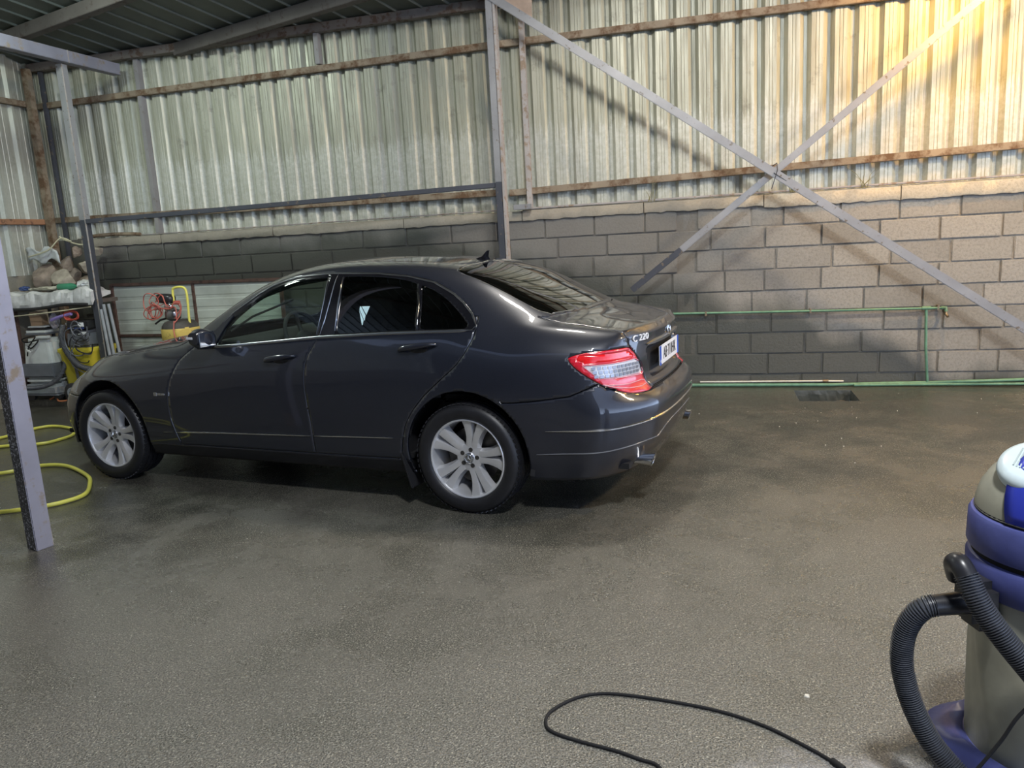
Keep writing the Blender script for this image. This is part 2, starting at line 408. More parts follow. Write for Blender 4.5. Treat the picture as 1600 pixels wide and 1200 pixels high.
# ---------------------------------------------------------------- back wall: blocks, coping, corrugated sheets, girts
wb = props(empty('wall_back'), kind='structure')
CH, TOPZ = .1966, 1.6848     # course height, top of the top course
BW = .4845
def block_mesh(w, h, d=.19, bev=.006, seed=0):
    rnd = random.Random(seed); bm = bmesh.new()
    box(bm, (0, d / 2, 0), (w, d, h), None, bev)
    for v in bm.verts:
        if v.co.y < .03: v.co += Vector((rnd.uniform(-.0022, .0022), rnd.uniform(-.002, .002), rnd.uniform(-.0022, .0022)))
    me = bpy.data.meshes.new('block'); bm.to_mesh(me); bm.free(); smooth(me, 30); me.materials.append(M['block']); return me
BM_CACHE = {}
def place_block(x0, x1, k, dy=0.0):
    w = x1 - x0 - .011; h = CH - .009
    if w < .02: return
    key = (round(w, 2), k % 4)
    if key not in BM_CACHE: BM_CACHE[key] = block_mesh(key[0], h, seed=hash(key) % 1000)
    o = bpy.data.objects.new('block', BM_CACHE[key]); COL.objects.link(o); o.parent = wb
    rnd = random.Random(int((x0 + 20) * 1000) + k)
    o.location = ((x0 + x1) / 2, dy + rnd.uniform(-.004, .005), TOPZ - (k - .5) * CH)
    o.rotation_euler = (0, rnd.uniform(-.004, .004), rnd.uniform(-.006, .006))
XL, XR = -7.02, 4.6
# joints right of / left of the broken pier strip (x about -0.32 .. -0.14) read course by course
RIGHT = {1: [-.13, .347, .63, 1.113], 2: [-.014, .471], 3: [-.144, .095, .567], 4: [.112, .467, .957], 5: [-.148, .354], 6: [.039, .526], 7: [-.153, .343], 8: [.007, .497], 9: [.34, .80]}
LEFT = {1: -.616, 2: -.497, 3: -.634, 4: -.854, 5: -.70, 6: -.92, 7: -.66, 8: -.95, 9: -.70}
FARL = {1: -3.503, 2: -3.392, 3: -3.55, 4: -3.30, 5: -3.56}
for k in range(1, 10):
    odd = k % 2 == 1
    r = list(RIGHT[k])
    while r[-1] < XR: r.append(min(XR, r[-1] + BW))
    for a, b in zip(r[:-1], r[1:]): place_block(a, b, k, .012 if (k == 1 and abs(a - .347) < .01) else 0)
    l = [LEFT[k]]
    if odd:
        place_block(LEFT[k], -.315, k); place_block(-.268, -.190, k, .015); place_block(-.178, RIGHT[k][0] + .0, k, .03)
    else: place_block(LEFT[k], RIGHT[k][0], k) if RIGHT[k][0] - LEFT[k] < .7 else (place_block(LEFT[k], LEFT[k] + BW, k), place_block(LEFT[k] + BW, RIGHT[k][0], k))
    while l[-1] > XL + .05: l.append(max(XL - (.0 if k % 2 else .12), l[-1] - BW))
    for b, a in zip(l[:-1], l[1:]): place_block(a, b, k)
bm = bmesh.new(); box(bm, ((XL + XR) / 2, .099, .865), (XR - XL - .02, .17, 1.73), None)
bm_obj('mortar_bed', bm, M['mortar'], wb)
# coping: cast concrete strip in lengths, ragged lower edge
def coping(x0, x1, z0, z1, seed):
    rnd = random.Random(seed); bm = bmesh.new(); n = max(2, int((x1 - x0) / .05)); rings = []
    for i in range(n + 1):
        x = x0 + (x1 - x0) * i / n; e = rnd.uniform(-.006, .006); g = rnd.uniform(-.006, .006)
        rings.append([Vector((x, -.022 + g, z0 + e)), Vector((x, -.028 + g, z0 + .02)), Vector((x, -.024 + g * .5, z1 - .012)), Vector((x, -.008, z1)), Vector((x, .19, z1 - .002)), Vector((x, .19, z0))])
    sections(bm, rings); bmesh.ops.recalc_face_normals(bm, faces=bm.faces)
    return bm_obj('coping', bm, M['coping'], wb, 50)
cxs = [XL, -5.95, -4.55, -3.05, -1.80, -.62, .46, 1.60, 2.9, 4.0, XR]
for i, (a, b) in enumerate(zip(cxs[:-1], cxs[1:])): coping(a + .004, b - .004, TOPZ - (.012 if a < .4 else .03), 1.765 if a < -2 else 1.775, i)
# corrugated sheets
PITCH_C = .1925
def corr_profile(n, pitch, depth=.048, flat=.098, sl=.036):
    pts = []
    for i in range(n):
        x = i * pitch
        pts += [(x, 0), (x + flat * .34, 0), (x + flat * .37, .004), (x + flat * .40, 0), (x + flat * .62, 0), (x + flat * .65, .004), (x + flat * .68, 0),
                (x + flat, 0), (x + flat + sl, depth), (x + pitch - sl * .9, depth)]
    pts += [(n * pitch, 0), (n * pitch + .03, .0005)]; return pts
def sheet_mesh(name, n, pitch, z0, z1, m, thick=.0012, **kw):
    bm = bmesh.new(); pr = corr_profile(n, pitch, **kw)
    a = [bm.verts.new((x, y, z0)) for x, y in pr]; b = [bm.verts.new((x, y, z1)) for x, y in pr]
    for i in range(len(pr) - 1): bm.faces.new((a[i], a[i + 1], b[i + 1], b[i]))
    me = bpy.data.meshes.new(name); bm.to_mesh(me); bm.free(); me.materials.append(m); return me
sm = sheet_mesh('corrugated_sheet', 5, PITCH_C, 1.74, 3.98, M['sheet'])
rnd = random.Random(11)
for i in range(13):
    o = bpy.data.objects.new('corrugated_sheet', sm); COL.objects.link(o); o.parent = wb
    o.location = (-7.42 + i * 5 * PITCH_C, .045 + (i % 2) * .004 + rnd.uniform(-.002, .002), rnd.uniform(-.004, .010))
    o.rotation_euler = (rnd.uniform(-.002, .002), rnd.uniform(-.003, .003), 0)
# girts (square tubes) on the sheets
def girt(x0, x1, z0, z1, s=.062, m='rust_beam', y=.012, parent=wb): return beam('girt', (x0, y, z0), (x1, y, z1), s, s, M[m], parent)
girt(-7.36, -2.0, 3.255, 3.325); girt(-2.0, 4.6, 3.325, 3.345)
girt(-7.36, -2.02, 2.00, 1.955); girt(-1.92, 4.6, 1.945, 2.085, m='rust_beam')
M['plate_brown'] = worn('brown_grey_channel', (.19, .165, .145), (.12, .08, .055), .7, .1)
beam('wall_plate', (-7.35, -.03, 3.655), (-1.9, -.03, 3.685), .09, .085, M['plate_brown'], wb)
M['stud_grey'] = worn('grey_stud', (.27, .26, .255), (.20, .17, .14), .6, .15, .62, .72)
beam('wall_plate', (-1.9, -.03, 3.72), (4.6, -.03, 3.80), .09, .085, M['rust_beam'], wb)
beam('flashing_bar', (-1.72, -.005, 1.785), (4.6, -.005, 1.80), .05, .018, M['pinkgrey'], wb)
beam('flashing_bar', (-6.2, -.005, 1.775), (-1.98, -.005, 1.785), .04, .012, M['pinkgrey'], wb)
# sheet strip along the far end: darker corner studs and the fold between sheets
beam('stud', (-1.715, -.02, 1.79), (-1.715, -.02, 3.66), .05, .06, M['pinkgrey'], wb)
beam('stud', (-5.99, .03, 1.78), (-5.99, .03, 3.62), .05, .085, M['stud_grey'], wb)
beam('stud', (-3.83, -.005, 3.34), (-3.83, -.005, 3.64), .05, .075, M['stud_grey'], wb)

# left wall
wleft = props(empty('wall_left'), kind='structure')
LX = -7.43
sm2 = sheet_mesh('wall_sheet', 3, .31, 1.40, 4.6, M['sheet_left'], depth=.03, flat=.22, sl=.03)
for i in range(13):
    o = bpy.data.objects.new('wall_sheet', sm2); COL.objects.link(o); o.parent = wleft
    o.location = (LX - .02, -.0 - i * .93, 0); o.rotation_euler = (0, 0, -PI / 2)
beam('girt', (LX + .03, -.1, 3.27), (LX + .03, -6.5, 3.27), .06, .06, M['rust_beam'], wleft)
beam('girt', (LX + .03, -.1, 1.985), (LX + .03, -6.5, 1.985), .06, .06, M['orange_rust'], wleft)
beam('corner_post', (-7.33, -.10, .0), (-7.33, -.10, 3.64), .075, .075, M['rust_beam'], wleft)
beam('corner_post', (-7.22, -.02, 1.3), (-7.22, -.02, 3.64), .035, .05, M['dark_steel'], wleft)
box_obj('corner_flashing', (-7.47, .05, 2.7), (.14, .16, 2.7), M['sheet_left'], wleft, None, .004)
bm = bmesh.new(); box(bm, (LX - .12, -5.7, .72), (.2, 11.6, 1.6), None, .01)
bm_obj('plinth', bm, M['coping'], wleft)
bm = bmesh.new(); box(bm, (-7.23, .12, .89), (.42, .17, 1.78), None, .01)
bm_obj('pier', bm, M['mortar'], wb)

# ---------------------------------------------------------------- roof: slopes down to the back wall, sheets run askew
ceil = props(empty('ceiling'), kind='structure')
def rz(y): return 3.715 - .2 * y
ev = Vector((.356, .917, 0)).normalized(); eu = Vector((ev.y, -ev.x, 0))
def roof_pt(u, y, dz):
    # point on the sheet line u metres along eu from the origin, at depth y
    p0 = eu * u; s = (y - p0.y) / ev.y; p = p0 + ev * s
    return Vector((p.x, y, rz(y) + dz))
def roof_sheet(u0, nrib, pitch, parent):
    bm = bmesh.new(); cols = []
    for i in range(nrib):
        u = u0 + i * pitch
        for du, dz in ((0, 0), (.215 * pitch / .25, 0), (.224 * pitch / .25, -.016), (.241 * pitch / .25, -.016)):
            cols.append((u + du, dz))
    cols.append((u0 + nrib * pitch, 0))
    A = [bm.verts.new(roof_pt(u, .30, dz)) for u, dz in cols]; B = [bm.verts.new(roof_pt(u, -8.8, dz)) for u, dz in cols]
    for i in range(len(cols) - 1): bm.faces.new((A[i], A[i + 1], B[i + 1], B[i]))
    bm.normal_update()
    for f in bm.faces:
        if f.normal.z > 0: f.normal_flip()
    return bm_obj('roof_sheet', bm, M['roof'], parent)
for i in range(17): roof_sheet(-8.2 + i * 1.0, 4, .25, ceil)
def purlin(p, q, w=.10, h=.12, m='rust_beam'): return beam('purlin', p, q, w, h, M[m], ceil)
M['purlin'] = worn('dull_brown_steel', (.125, .112, .100), (.08, .06, .05), .7, .1, .56, .68)
def on_roof(x, y, dz=-.07): return (x, y, rz(y) + dz)
for (xa, ya) in ((-5.45, -.02), (-7.3, -.60), (-7.3, -2.1), (-7.3, -3.6), (-7.3, -5.1)):
    xb = 5.0; yb = ya - (xb - xa) * .232
    purlin(on_roof(xa, ya), on_roof(xb, yb), m='purlin')

# ---------------------------------------------------------------- steel frame
def post(label, x, y, z0, z1, w, d, mats, zs=None, rot=0.0, name='steel_post', cat='post'):
    t = thing(name, label, cat, (x, y, 0), rot)
    zs = zs or []
    lv = [z0] + zs + [z1]
    for i, (a, b) in enumerate(zip(lv[:-1], lv[1:])):
        box_obj('post_section' if len(lv) > 2 else 'post_shaft', (0, 0, (a + b) / 2), (w, d, b - a), M[mats[i]], t, None, .004)
    return t
pc = post('pale grey steel post behind the car roof with a dark painted lower part', -1.925, -.35, 0, 3.74, .062, .09, ['dark_steel', 'grey_steel'], [2.03])
box_obj('edge_strip', (.046, .005, 1.87), (.022, .10, 3.74), M['pinkgrey'], pc, None, .003)
pl = post('slim grey steel post at the left end of the cluttered shelf', -6.215, -.80, 0, 3.44, .075, .075, ['dark_steel', 'grey_steel'], [1.93])
box_obj('edge_strip', (.034, -.032, 1.72), (.012, .012, 3.44), M['pinkgrey'], pl, None, .002)
# foreground post, turned about 45 degrees, cut face toward the camera
pf = thing('steel_post', 'pale lilac grey square post in the left foreground standing on the wet floor', 'post', (-3.513, -4.447, 0), math.radians(75))
bm = bmesh.new(); box(bm, (.0465, .045, 2.2), (.093, .090, 4.4), None, .004)
o = bm_obj('post_shaft', bm, [M['lilac_steel'], M['speckle']], pf, 30); o.data.materials.clear(); o.data.materials.append(M['lilac_steel']); o.data.materials.append(M['speckle'])
for p in o.data.polygons:
    if p.normal.x < -.7: p.material_index = 1
box_obj('rust_foot', (.0475, .046, .085), (.0935, .0905, .17), worn('bare_foot', (.34, .30, .25), (.16, .12, .10), .7), pf, None, .004)
tb = thing('steel_beam', 'lilac grey box beam running over the slim left post under the roof', 'beam', (0, 0, 0))
beam('beam_body', (-6.14, -.12, 3.505), (-6.30, -4.6, 3.505), .10, .115, M['lilac_steel'], tb)
box_obj('splice_plate', (-6.165, -.80, 3.505), (.104, .012, .119), M['pinkgrey'], tb)
rl = thing('steel_rail', 'long dark steel rail joining the two posts behind the car', 'rail')
beam('rail_bar', (-6.18, -.82, 1.915), (-1.96, -.36, 2.005), .04, .045, M['dark_steel'], rl)
st = thing('tube_stub', 'short open square tube stub beside the centre post at coping height', 'stub')
bm = bmesh.new(); box(bm, (-1.78, -.075, 1.801), (.17, .06, .05), None, .002)
o = bm_obj('stub_tube', bm, M['grey_steel'], st, 30)
box_obj('stub_opening', (-1.8662, -.075, 1.801), (.003, .05, .042), simple('opening_black', (.01, .01, .01), .9), st)
# X brace
b1 = thing('diagonal_brace', 'grey flat steel brace sloping down to the right from the centre post', 'brace')
beam('brace_bar', (-1.93, -.40, 3.66), (2.95, -.40, .22), .012, .072, M['grey_steel'], b1)
beam('brace_flange', (-1.93, -.375, 3.63), (2.95, -.375, .19), .04, .008, M['grey_steel'], b1)
b2 = thing('diagonal_brace', 'grey brace rising to the right behind the other brace, dark at its foot', 'brace')
beam('brace_bar', (-.27, -.33, 1.32), (2.95, -.33, 3.85), .012, .06, M['grey_steel'], b2)
beam('brace_bar_dark', (-.72, -.331, .975), (-.27, -.331, 1.32), .013, .058, M['dark_steel'], b2)
tube_obj('wire_tie', [(.50, -.41, 1.80), (.545, -.42, 1.95), (.55, -.30, 2.02), (.50, -.29, 1.99), (.52, -.41, 1.93), (.66, -.40, 1.83)], .004, M['dark_steel'], b1, 5)
gp = thing('gusset_plate', 'pinkish steel gusset plate above the top of the centre post', 'plate')
bm = bmesh.new()
pp = [(-1.86, 3.66), (-1.57, 3.445), (-1.565, 3.62), (-1.60, 3.74), (-1.86, 3.78)]
a = [bm.verts.new((x, -.21, z)) for x, z in pp]; b = [bm.verts.new((x, -.20, z)) for x, z in pp]
bm.faces.new(a); bm.faces.new(list(reversed(b)))
for i in range(5): bm.faces.new((a[i], b[i], b[(i + 1) % 5], a[(i + 1) % 5]))
bmesh.ops.recalc_face_normals(bm, faces=bm.faces); bm_obj('gusset_sheet', bm, simple('pink_primer', (.50, .38, .29), .6), gp)
beam('gusset_arm', (-1.90, -.19, 3.70), (-1.56, -.19, 3.70), .03, .06, M['pinkgrey'], gp)
beam('gusset_bar', (-1.92, -.30, 3.72), (-1.80, -.02, 3.70), .05, .05, M['pinkgrey'], gp)

# ---------------------------------------------------------------- water pipes
pw = thing('water_pipe', 'green plastic water pipe run along the block wall with a tap drop', 'pipe')
tube_obj('pipe_run', [(-.60, -.04, .716), (.4, -.04, .706), (1.14, -.04, .70), (1.83, -.04, .697), (1.98, -.04, .697)], .011, M['green_pipe'], pw)
tube_obj('pipe_drop', [(1.835, -.04, .70), (1.845, -.04, .35), (1.868, -.045, .04)], .012, M['green_pipe'], pw)
tube_obj('elbow', [(1.955, -.04, .697), (1.99, -.045, .697), (1.992, -.05, .665)], .016, M['green_pipe'], pw)
tube_obj('tee', [(1.80, -.04, .698), (1.87, -.04, .698)], .017, M['green_pipe'], pw)
tube_obj('tap', [(1.992, -.05, .668), (1.992, -.055, .64), (2.0, -.085, .622)], .012, M['brass'], pw)
for x in (-.06, .87, 1.93): box_obj('pipe_clip', (x, -.028, .703), (.02, .045, .04), M['brass'], pw, None, .003)
pg = thing('water_pipe', 'green pipe lying on the floor along the foot of the wall', 'pipe')
tube_obj('pipe_run', [(-6.0, -.07, .018), (-2.0, -.05, .018), (-.15, -.05, .018), (1.07, -.075, .018), (1.6, -.03, .02), (1.90, -.04, .025), (2.7, -.03, .045), (4.4, -.04, .045)], .016, M['green_pipe'], pg)
pg2 = thing('water_pipe', 'second green floor pipe in front of the first at the right', 'pipe')
tube_obj('pipe_run', [(1.25, -.085, .015), (1.7, -.075, .016), (2.2, -.09, .018), (2.7, -.10, .02), (4.4, -.12, .02)], .013, M['green_pipe'], pg2)
pg3 = thing('white_pipe', 'thin white plastic pipe lying on the green floor pipe', 'pipe')
tube_obj('pipe_run', [(-.12, -.012, .042), (1.0, -.015, .042), (1.17, -.02, .04)], .009, M['white_pipe'], pg3)
tube_obj('coupling', [(.99, -.015, .042), (1.04, -.016, .042)], .014, M['brass'], pg3)

# ---------------------------------------------------------------- the rest of the shed: a dark rendered wall behind the viewer, open to the right
wf = props(empty('wall_front'), kind='structure')
M['render'] = simple('dark_render', (.10, .095, .085), .85, 0, .25, 2, .3, 30)
bm = bmesh.new(); box(bm, (-3.6, -11.6, 3.5), (12.4, .2, 7.0), None, .01); bm_obj('rendered_wall', bm, M['render'], wf)
# ---------------------------------------------------------------- car body surface (left half, y >= 0)
# car frame: x forward from the rear axle, y to the left, z up; rows 0-7 side, 8-12 top
NET = [
 # rear corner
 [(-.70,.775,.225),(-.75,.80,.34),(-.78,.800,.48),(-.79,.785,.62),(-.775,.765,.70),(-.765,.752,.80),(-.775,.725,.89),(-.80,.655,.966),(-.845,.56,.990),(-.875,.43,.996),(-.90,.29,.999),(-.915,.15,1.001),(-.92,0,1.002)],
 [(-.56,.800,.215),(-.58,.835,.34),(-.59,.845,.48),(-.59,.845,.62),(-.59,.838,.71),(-.59,.822,.81),(-.60,.790,.91),(-.61,.705,.996),(-.62,.635,1.020),(-.63,.53,1.032),(-.64,.40,1.041),(-.64,.22,1.047),(-.64,0,1.050)],
 [(-.42,.815,.21),(-.43,.855,.34),(-.43,.868,.48),(-.43,.872,.61),(-.43,.868,.715),(-.43,.856,.82),(-.43,.818,.925),(-.44,.745,1.012),(-.44,.69,1.040),(-.44,.63,1.058),(-.44,.555,1.078),(-.45,.30,1.118),(-.45,0,1.133)],
 [(-.25,.825,.21),(-.25,.868,.33),(-.25,.884,.46),(-.25,.889,.60),(-.25,.886,.715),(-.25,.874,.82),(-.25,.836,.925),(-.25,.775,1.016),(-.25,.728,1.068),(-.25,.668,1.115),(-.25,.590,1.157),(-.25,.31,1.209),(-.25,0,1.226)],
 [(-.08,.828,.21),(-.08,.872,.33),(-.08,.890,.46),(-.08,.894,.60),(-.08,.891,.71),(-.08,.880,.81),(-.08,.852,.915),(-.08,.800,1.015),(-.08,.742,1.104),(-.08,.668,1.178),(-.08,.582,1.236),(-.08,.31,1.288),(-.08,0,1.303)],
 [(.12,.83,.21),(.12,.872,.32),(.12,.888,.45),(.12,.892,.59),(.12,.890,.70),(.12,.882,.80),(.12,.862,.90),(.12,.822,1.008),(.12,.748,1.138),(.12,.660,1.240),(.12,.568,1.306),(.12,.31,1.350),(.12,0,1.363)],
 [(.35,.83,.205),(.35,.868,.31),(.35,.884,.44),(.35,.889,.58),(.35,.888,.69),(.35,.884,.79),(.35,.868,.89),(.35,.832,.996),(.35,.750,1.162),(.35,.655,1.292),(.35,.556,1.356),(.35,.31,1.388),(.35,0,1.398)],
 [(.65,.83,.20),(.65,.864,.30),(.65,.880,.43),(.65,.888,.57),(.65,.888,.68),(.65,.885,.78),(.65,.870,.875),(.65,.838,.982),(.65,.752,1.170),(.65,.655,1.324),(.65,.558,1.384),(.65,.32,1.412),(.65,0,1.421)],
 [(1.0,.83,.20),(1.0,.864,.30),(1.0,.880,.43),(1.0,.888,.57),(1.0,.889,.68),(1.0,.885,.77),(1.0,.870,.862),(1.0,.838,.966),(1.0,.754,1.160),(1.0,.658,1.326),(1.0,.565,1.388),(1.0,.32,1.421),(1.0,0,1.432)],
 [(1.3,.83,.20),(1.3,.864,.30),(1.3,.880,.43),(1.3,.888,.57),(1.3,.889,.67),(1.3,.885,.76),(1.3,.870,.85),(1.3,.838,.950),(1.3,.760,1.125),(1.3,.674,1.280),(1.3,.582,1.349),(1.3,.32,1.398),(1.3,0,1.414)],
 [(1.55,.83,.20),(1.55,.865,.30),(1.55,.881,.43),(1.55,.888,.565),(1.55,.889,.665),(1.55,.885,.75),(1.55,.869,.84),(1.55,.836,.936),(1.55,.772,1.072),(1.55,.700,1.190),(1.55,.618,1.262),(1.55,.34,1.337),(1.55,0,1.360)],
 [(1.78,.83,.20),(1.78,.866,.30),(1.78,.882,.43),(1.78,.889,.56),(1.78,.889,.655),(1.78,.884,.74),(1.78,.866,.828),(1.78,.830,.922),(1.78,.782,1.010),(1.78,.728,1.085),(1.78,.660,1.145),(1.78,.36,1.238),(1.78,0,1.265)],
 [(1.98,.83,.20),(1.98,.868,.30),(1.98,.884,.42),(1.98,.890,.55),(1.98,.889,.65),(1.98,.882,.735),(1.98,.862,.82),(1.98,.816,.908),(1.98,.785,.952),(1.98,.745,.992),(1.98,.690,1.034),(1.98,.38,1.118),(1.98,0,1.146)],
 [(2.15,.83,.20),(2.15,.87,.30),(2.15,.886,.42),(2.15,.892,.55),(2.15,.890,.645),(2.15,.881,.73),(2.15,.858,.812),(2.15,.800,.898),(2.15,.762,.924),(2.15,.715,.945),(2.15,.650,.966),(2.15,.38,1.016),(2.15,0,1.040)],
 [(2.32,.83,.20),(2.32,.872,.30),(2.32,.888,.42),(2.32,.894,.55),(2.32,.891,.64),(2.32,.880,.725),(2.32,.853,.80),(2.32,.786,.885),(2.32,.735,.912),(2.32,.66,.928),(2.32,.55,.942),(2.32,.32,.962),(2.32,0,.972)],
 [(2.54,.83,.20),(2.54,.872,.30),(2.54,.890,.42),(2.54,.895,.54),(2.54,.891,.63),(2.54,.877,.71),(2.54,.844,.785),(2.54,.768,.866),(2.54,.715,.889),(2.54,.63,.905),(2.54,.51,.918),(2.54,.29,.936),(2.54,0,.944)],
 [(2.76,.82,.20),(2.76,.868,.30),(2.76,.888,.42),(2.76,.893,.53),(2.76,.888,.615),(2.76,.870,.695),(2.76,.830,.768),(2.76,.742,.842),(2.76,.690,.862),(2.76,.60,.877),(2.76,.48,.889),(2.76,.27,.905),(2.76,0,.912)],
 [(2.98,.80,.20),(2.98,.85,.30),(2.98,.868,.42),(2.98,.872,.53),(2.98,.862,.61),(2.98,.838,.685),(2.98,.79,.745),(2.98,.698,.808),(2.98,.645,.828),(2.98,.56,.842),(2.98,.44,.853),(2.98,.25,.867),(2.98,0,.873)],
 [(3.14,.78,.20),(3.16,.815,.30),(3.17,.828,.42),(3.17,.825,.52),(3.16,.808,.60),(3.15,.775,.66),(3.14,.725,.71),(3.12,.642,.768),(3.14,.58,.790),(3.17,.49,.805),(3.19,.37,.815),(3.20,.21,.826),(3.20,0,.832)],
 [(3.26,.70,.20),(3.31,.735,.30),(3.33,.742,.42),(3.33,.735,.51),(3.315,.715,.58),(3.295,.69,.635),(3.265,.655,.68),(3.235,.585,.732),(3.285,.49,.752),(3.32,.38,.764),(3.35,.26,.773),(3.365,.13,.779),(3.37,0,.782)],
]
REAR = [ # columns from the rear corner's top rows 8..12 down (rows 7..0); the lip is row 7
 [(-.845,.56,.990),(-.862,.56,.955),(-.862,.575,.885),(-.858,.60,.80),(-.865,.60,.705),(-.930,.61,.625),(-.932,.62,.48),(-.900,.615,.34),(-.82,.60,.215)],
 [(-.875,.43,.996),(-.905,.43,.960),(-.900,.44,.885),(-.898,.46,.80),(-.905,.46,.700),(-.983,.47,.625),(-.988,.475,.48),(-.955,.47,.34),(-.865,.46,.215)],
 [(-.90,.29,.999),(-.932,.29,.962),(-.925,.295,.885),(-.922,.31,.80),(-.928,.31,.697),(-1.006,.32,.625),(-1.012,.325,.48),(-.978,.32,.34),(-.895,.31,.215)],
 [(-.915,.15,1.001),(-.948,.15,.963),(-.938,.15,.885),(-.936,.155,.80),(-.942,.155,.695),(-1.017,.16,.625),(-1.024,.16,.48),(-.99,.16,.34),(-.91,.155,.215)],
 [(-.92,0,1.002),(-.953,0,.963),(-.942,0,.885),(-.940,0,.80),(-.946,0,.694),(-1.020,0,.625),(-1.028,0,.48),(-.994,0,.34),(-.915,0,.215)],
]
FRONT = [
 [(3.285,.49,.752),(3.335,.52,.71),(3.375,.55,.665),(3.40,.57,.61),(3.43,.59,.54),(3.455,.60,.44),(3.435,.59,.32),(3.37,.56,.20)],
 [(3.32,.38,.764),(3.385,.40,.73),(3.43,.42,.68),(3.46,.43,.61),(3.49,.44,.54),(3.515,.45,.44),(3.495,.44,.32),(3.43,.42,.20)],
 [(3.35,.26,.773),(3.43,.27,.745),(3.47,.28,.69),(3.50,.28,.61),(3.525,.29,.54),(3.545,.29,.44),(3.525,.29,.32),(3.46,.28,.20)],
 [(3.365,.13,.779),(3.455,.13,.752),(3.49,.14,.695),(3.515,.14,.61),(3.54,.14,.54),(3.558,.14,.44),(3.54,.14,.32),(3.475,.14,.20)],
 [(3.37,0,.782),(3.465,0,.755),(3.50,0,.697),(3.525,0,.61),(3.547,0,.54),(3.562,0,.44),(3.545,0,.32),(3.48,0,.20)],
]

def nat_spline(t, P, T):
    """C2 natural cubic spline through P (n, ...) at knots t, evaluated at T"""
    t = np.asarray(t, float); n = len(t); P = np.asarray(P, float); sh = P.shape[1:]; Q = P.reshape(n, -1)
    hh = np.diff(t); A = np.zeros((n, n)); Rr = np.zeros_like(Q); A[0, 0] = A[-1, -1] = 1
    for i in range(1, n - 1):
        A[i, i - 1] = hh[i - 1]; A[i, i] = 2 * (hh[i - 1] + hh[i]); A[i, i + 1] = hh[i]
        Rr[i] = 6 * ((Q[i + 1] - Q[i]) / hh[i] - (Q[i] - Q[i - 1]) / hh[i - 1])
    M2 = np.linalg.solve(A, Rr)
    k = np.clip(np.searchsorted(t, T, side='right') - 1, 0, n - 2)
    hk = hh[k][:, None]; a = (t[k + 1] - T)[:, None] / hk; b = (T - t[k])[:, None] / hk
    out = a * Q[k] + b * Q[k + 1] + ((a**3 - a) * M2[k] + (b**3 - b) * M2[k + 1]) * hk**2 / 6
    return out.reshape((len(T),) + sh)

def knots(P, axis):
    d = np.linalg.norm(np.diff(P, axis=axis), axis=-1)
    d = d.mean(axis=1 - axis) if d.ndim > 1 else d
    return np.concatenate([[0], np.cumsum(d)])

def dense(t, per):
    out = [t[0]]
    for a, b in zip(t[:-1], t[1:]):
        m = max(2, int(math.ceil((b - a) / per)))
        out += list(a + (b - a) * (np.arange(m) + 1) / m)
    return np.array(out)

def car_grids(per=.018):
    N = np.array(NET, float); ns = len(N)
    mir = np.array([1, -1, 1.])
    Rr = np.array(REAR, float)[:, ::-1]                      # bottom -> top, 9 rows: 0..6, lip edge, lip top
    Rc = Rr[:, :8]                                           # rows 0..7
    Fr = np.array(FRONT, float)[:, ::-1]; Fc = np.concatenate([Fr[:, :7], Fr[:, 6:7] * .55 + Fr[:, 7:8] * .45], 1)
    L = np.concatenate([Rc[-2:-1] * mir, Rc[::-1], N[:, :8], Fc, Fc[-2:-1] * mir], 0)
    U = knots(L, 0); r0 = 1 + len(Rc)                        # index of station 0 in L
    us = U[r0:r0 + ns]; US = dense(us, per)
    tr = knots(N, 1); TR = dense(tr, per); k7 = int(np.argmin(abs(TR - tr[7])))
    low = nat_spline(U, L, US); high = nat_spline(us, N[:, 8:], US)
    G1 = np.concatenate([low, high], 1)
    G = np.moveaxis(nat_spline(tr, np.moveaxis(G1, 1, 0), TR), 0, 1)
    def ends(cols_u, stn, top_fn):
        """columns that carry the side round to the centre line; cols_u: knots at the corner and the five columns"""
        tv = TR[k7:]; uu = np.interp(tv, np.concatenate([[tr[7]], tr[8:]]), cols_u)
        C = nat_spline(U, L, uu)                             # (cols, 8, 3)
        D = np.moveaxis(nat_spline(tr[:8], np.moveaxis(C, 1, 0), TR[:k7 + 1]), 0, 1)
        err = G[stn, :k7 + 1] - D[0]; fade = np.clip(1 - (tv - tv[0]) / (tv[-1] - tv[0]) * 1.6, 0, 1) ** 2
        D = D + err[None] * fade[:, None, None]; D[0] = G[stn, :k7 + 1]
        lip = G[stn, k7:]                                    # (cols, 3): the edge of the top
        S = [D[:, -1] * (1 - t) + lip * t for t in (0, .35, .7, 1.0)]
        S[0][0] = lip[0]
        return D, np.stack(S, 1)
    ru = np.concatenate([[U[r0]], U[1:1 + len(Rc)][::-1]])
    fu = np.concatenate([[U[r0 + ns - 1]], U[r0 + ns:r0 + ns + len(Fc)]])
    # both run away from the corner; the rear one runs down in U
    RD, RS = ends(ru, 0, None); FD, FS = ends(fu, -1, None)
    return G, k7, RD, RS, FD, FS
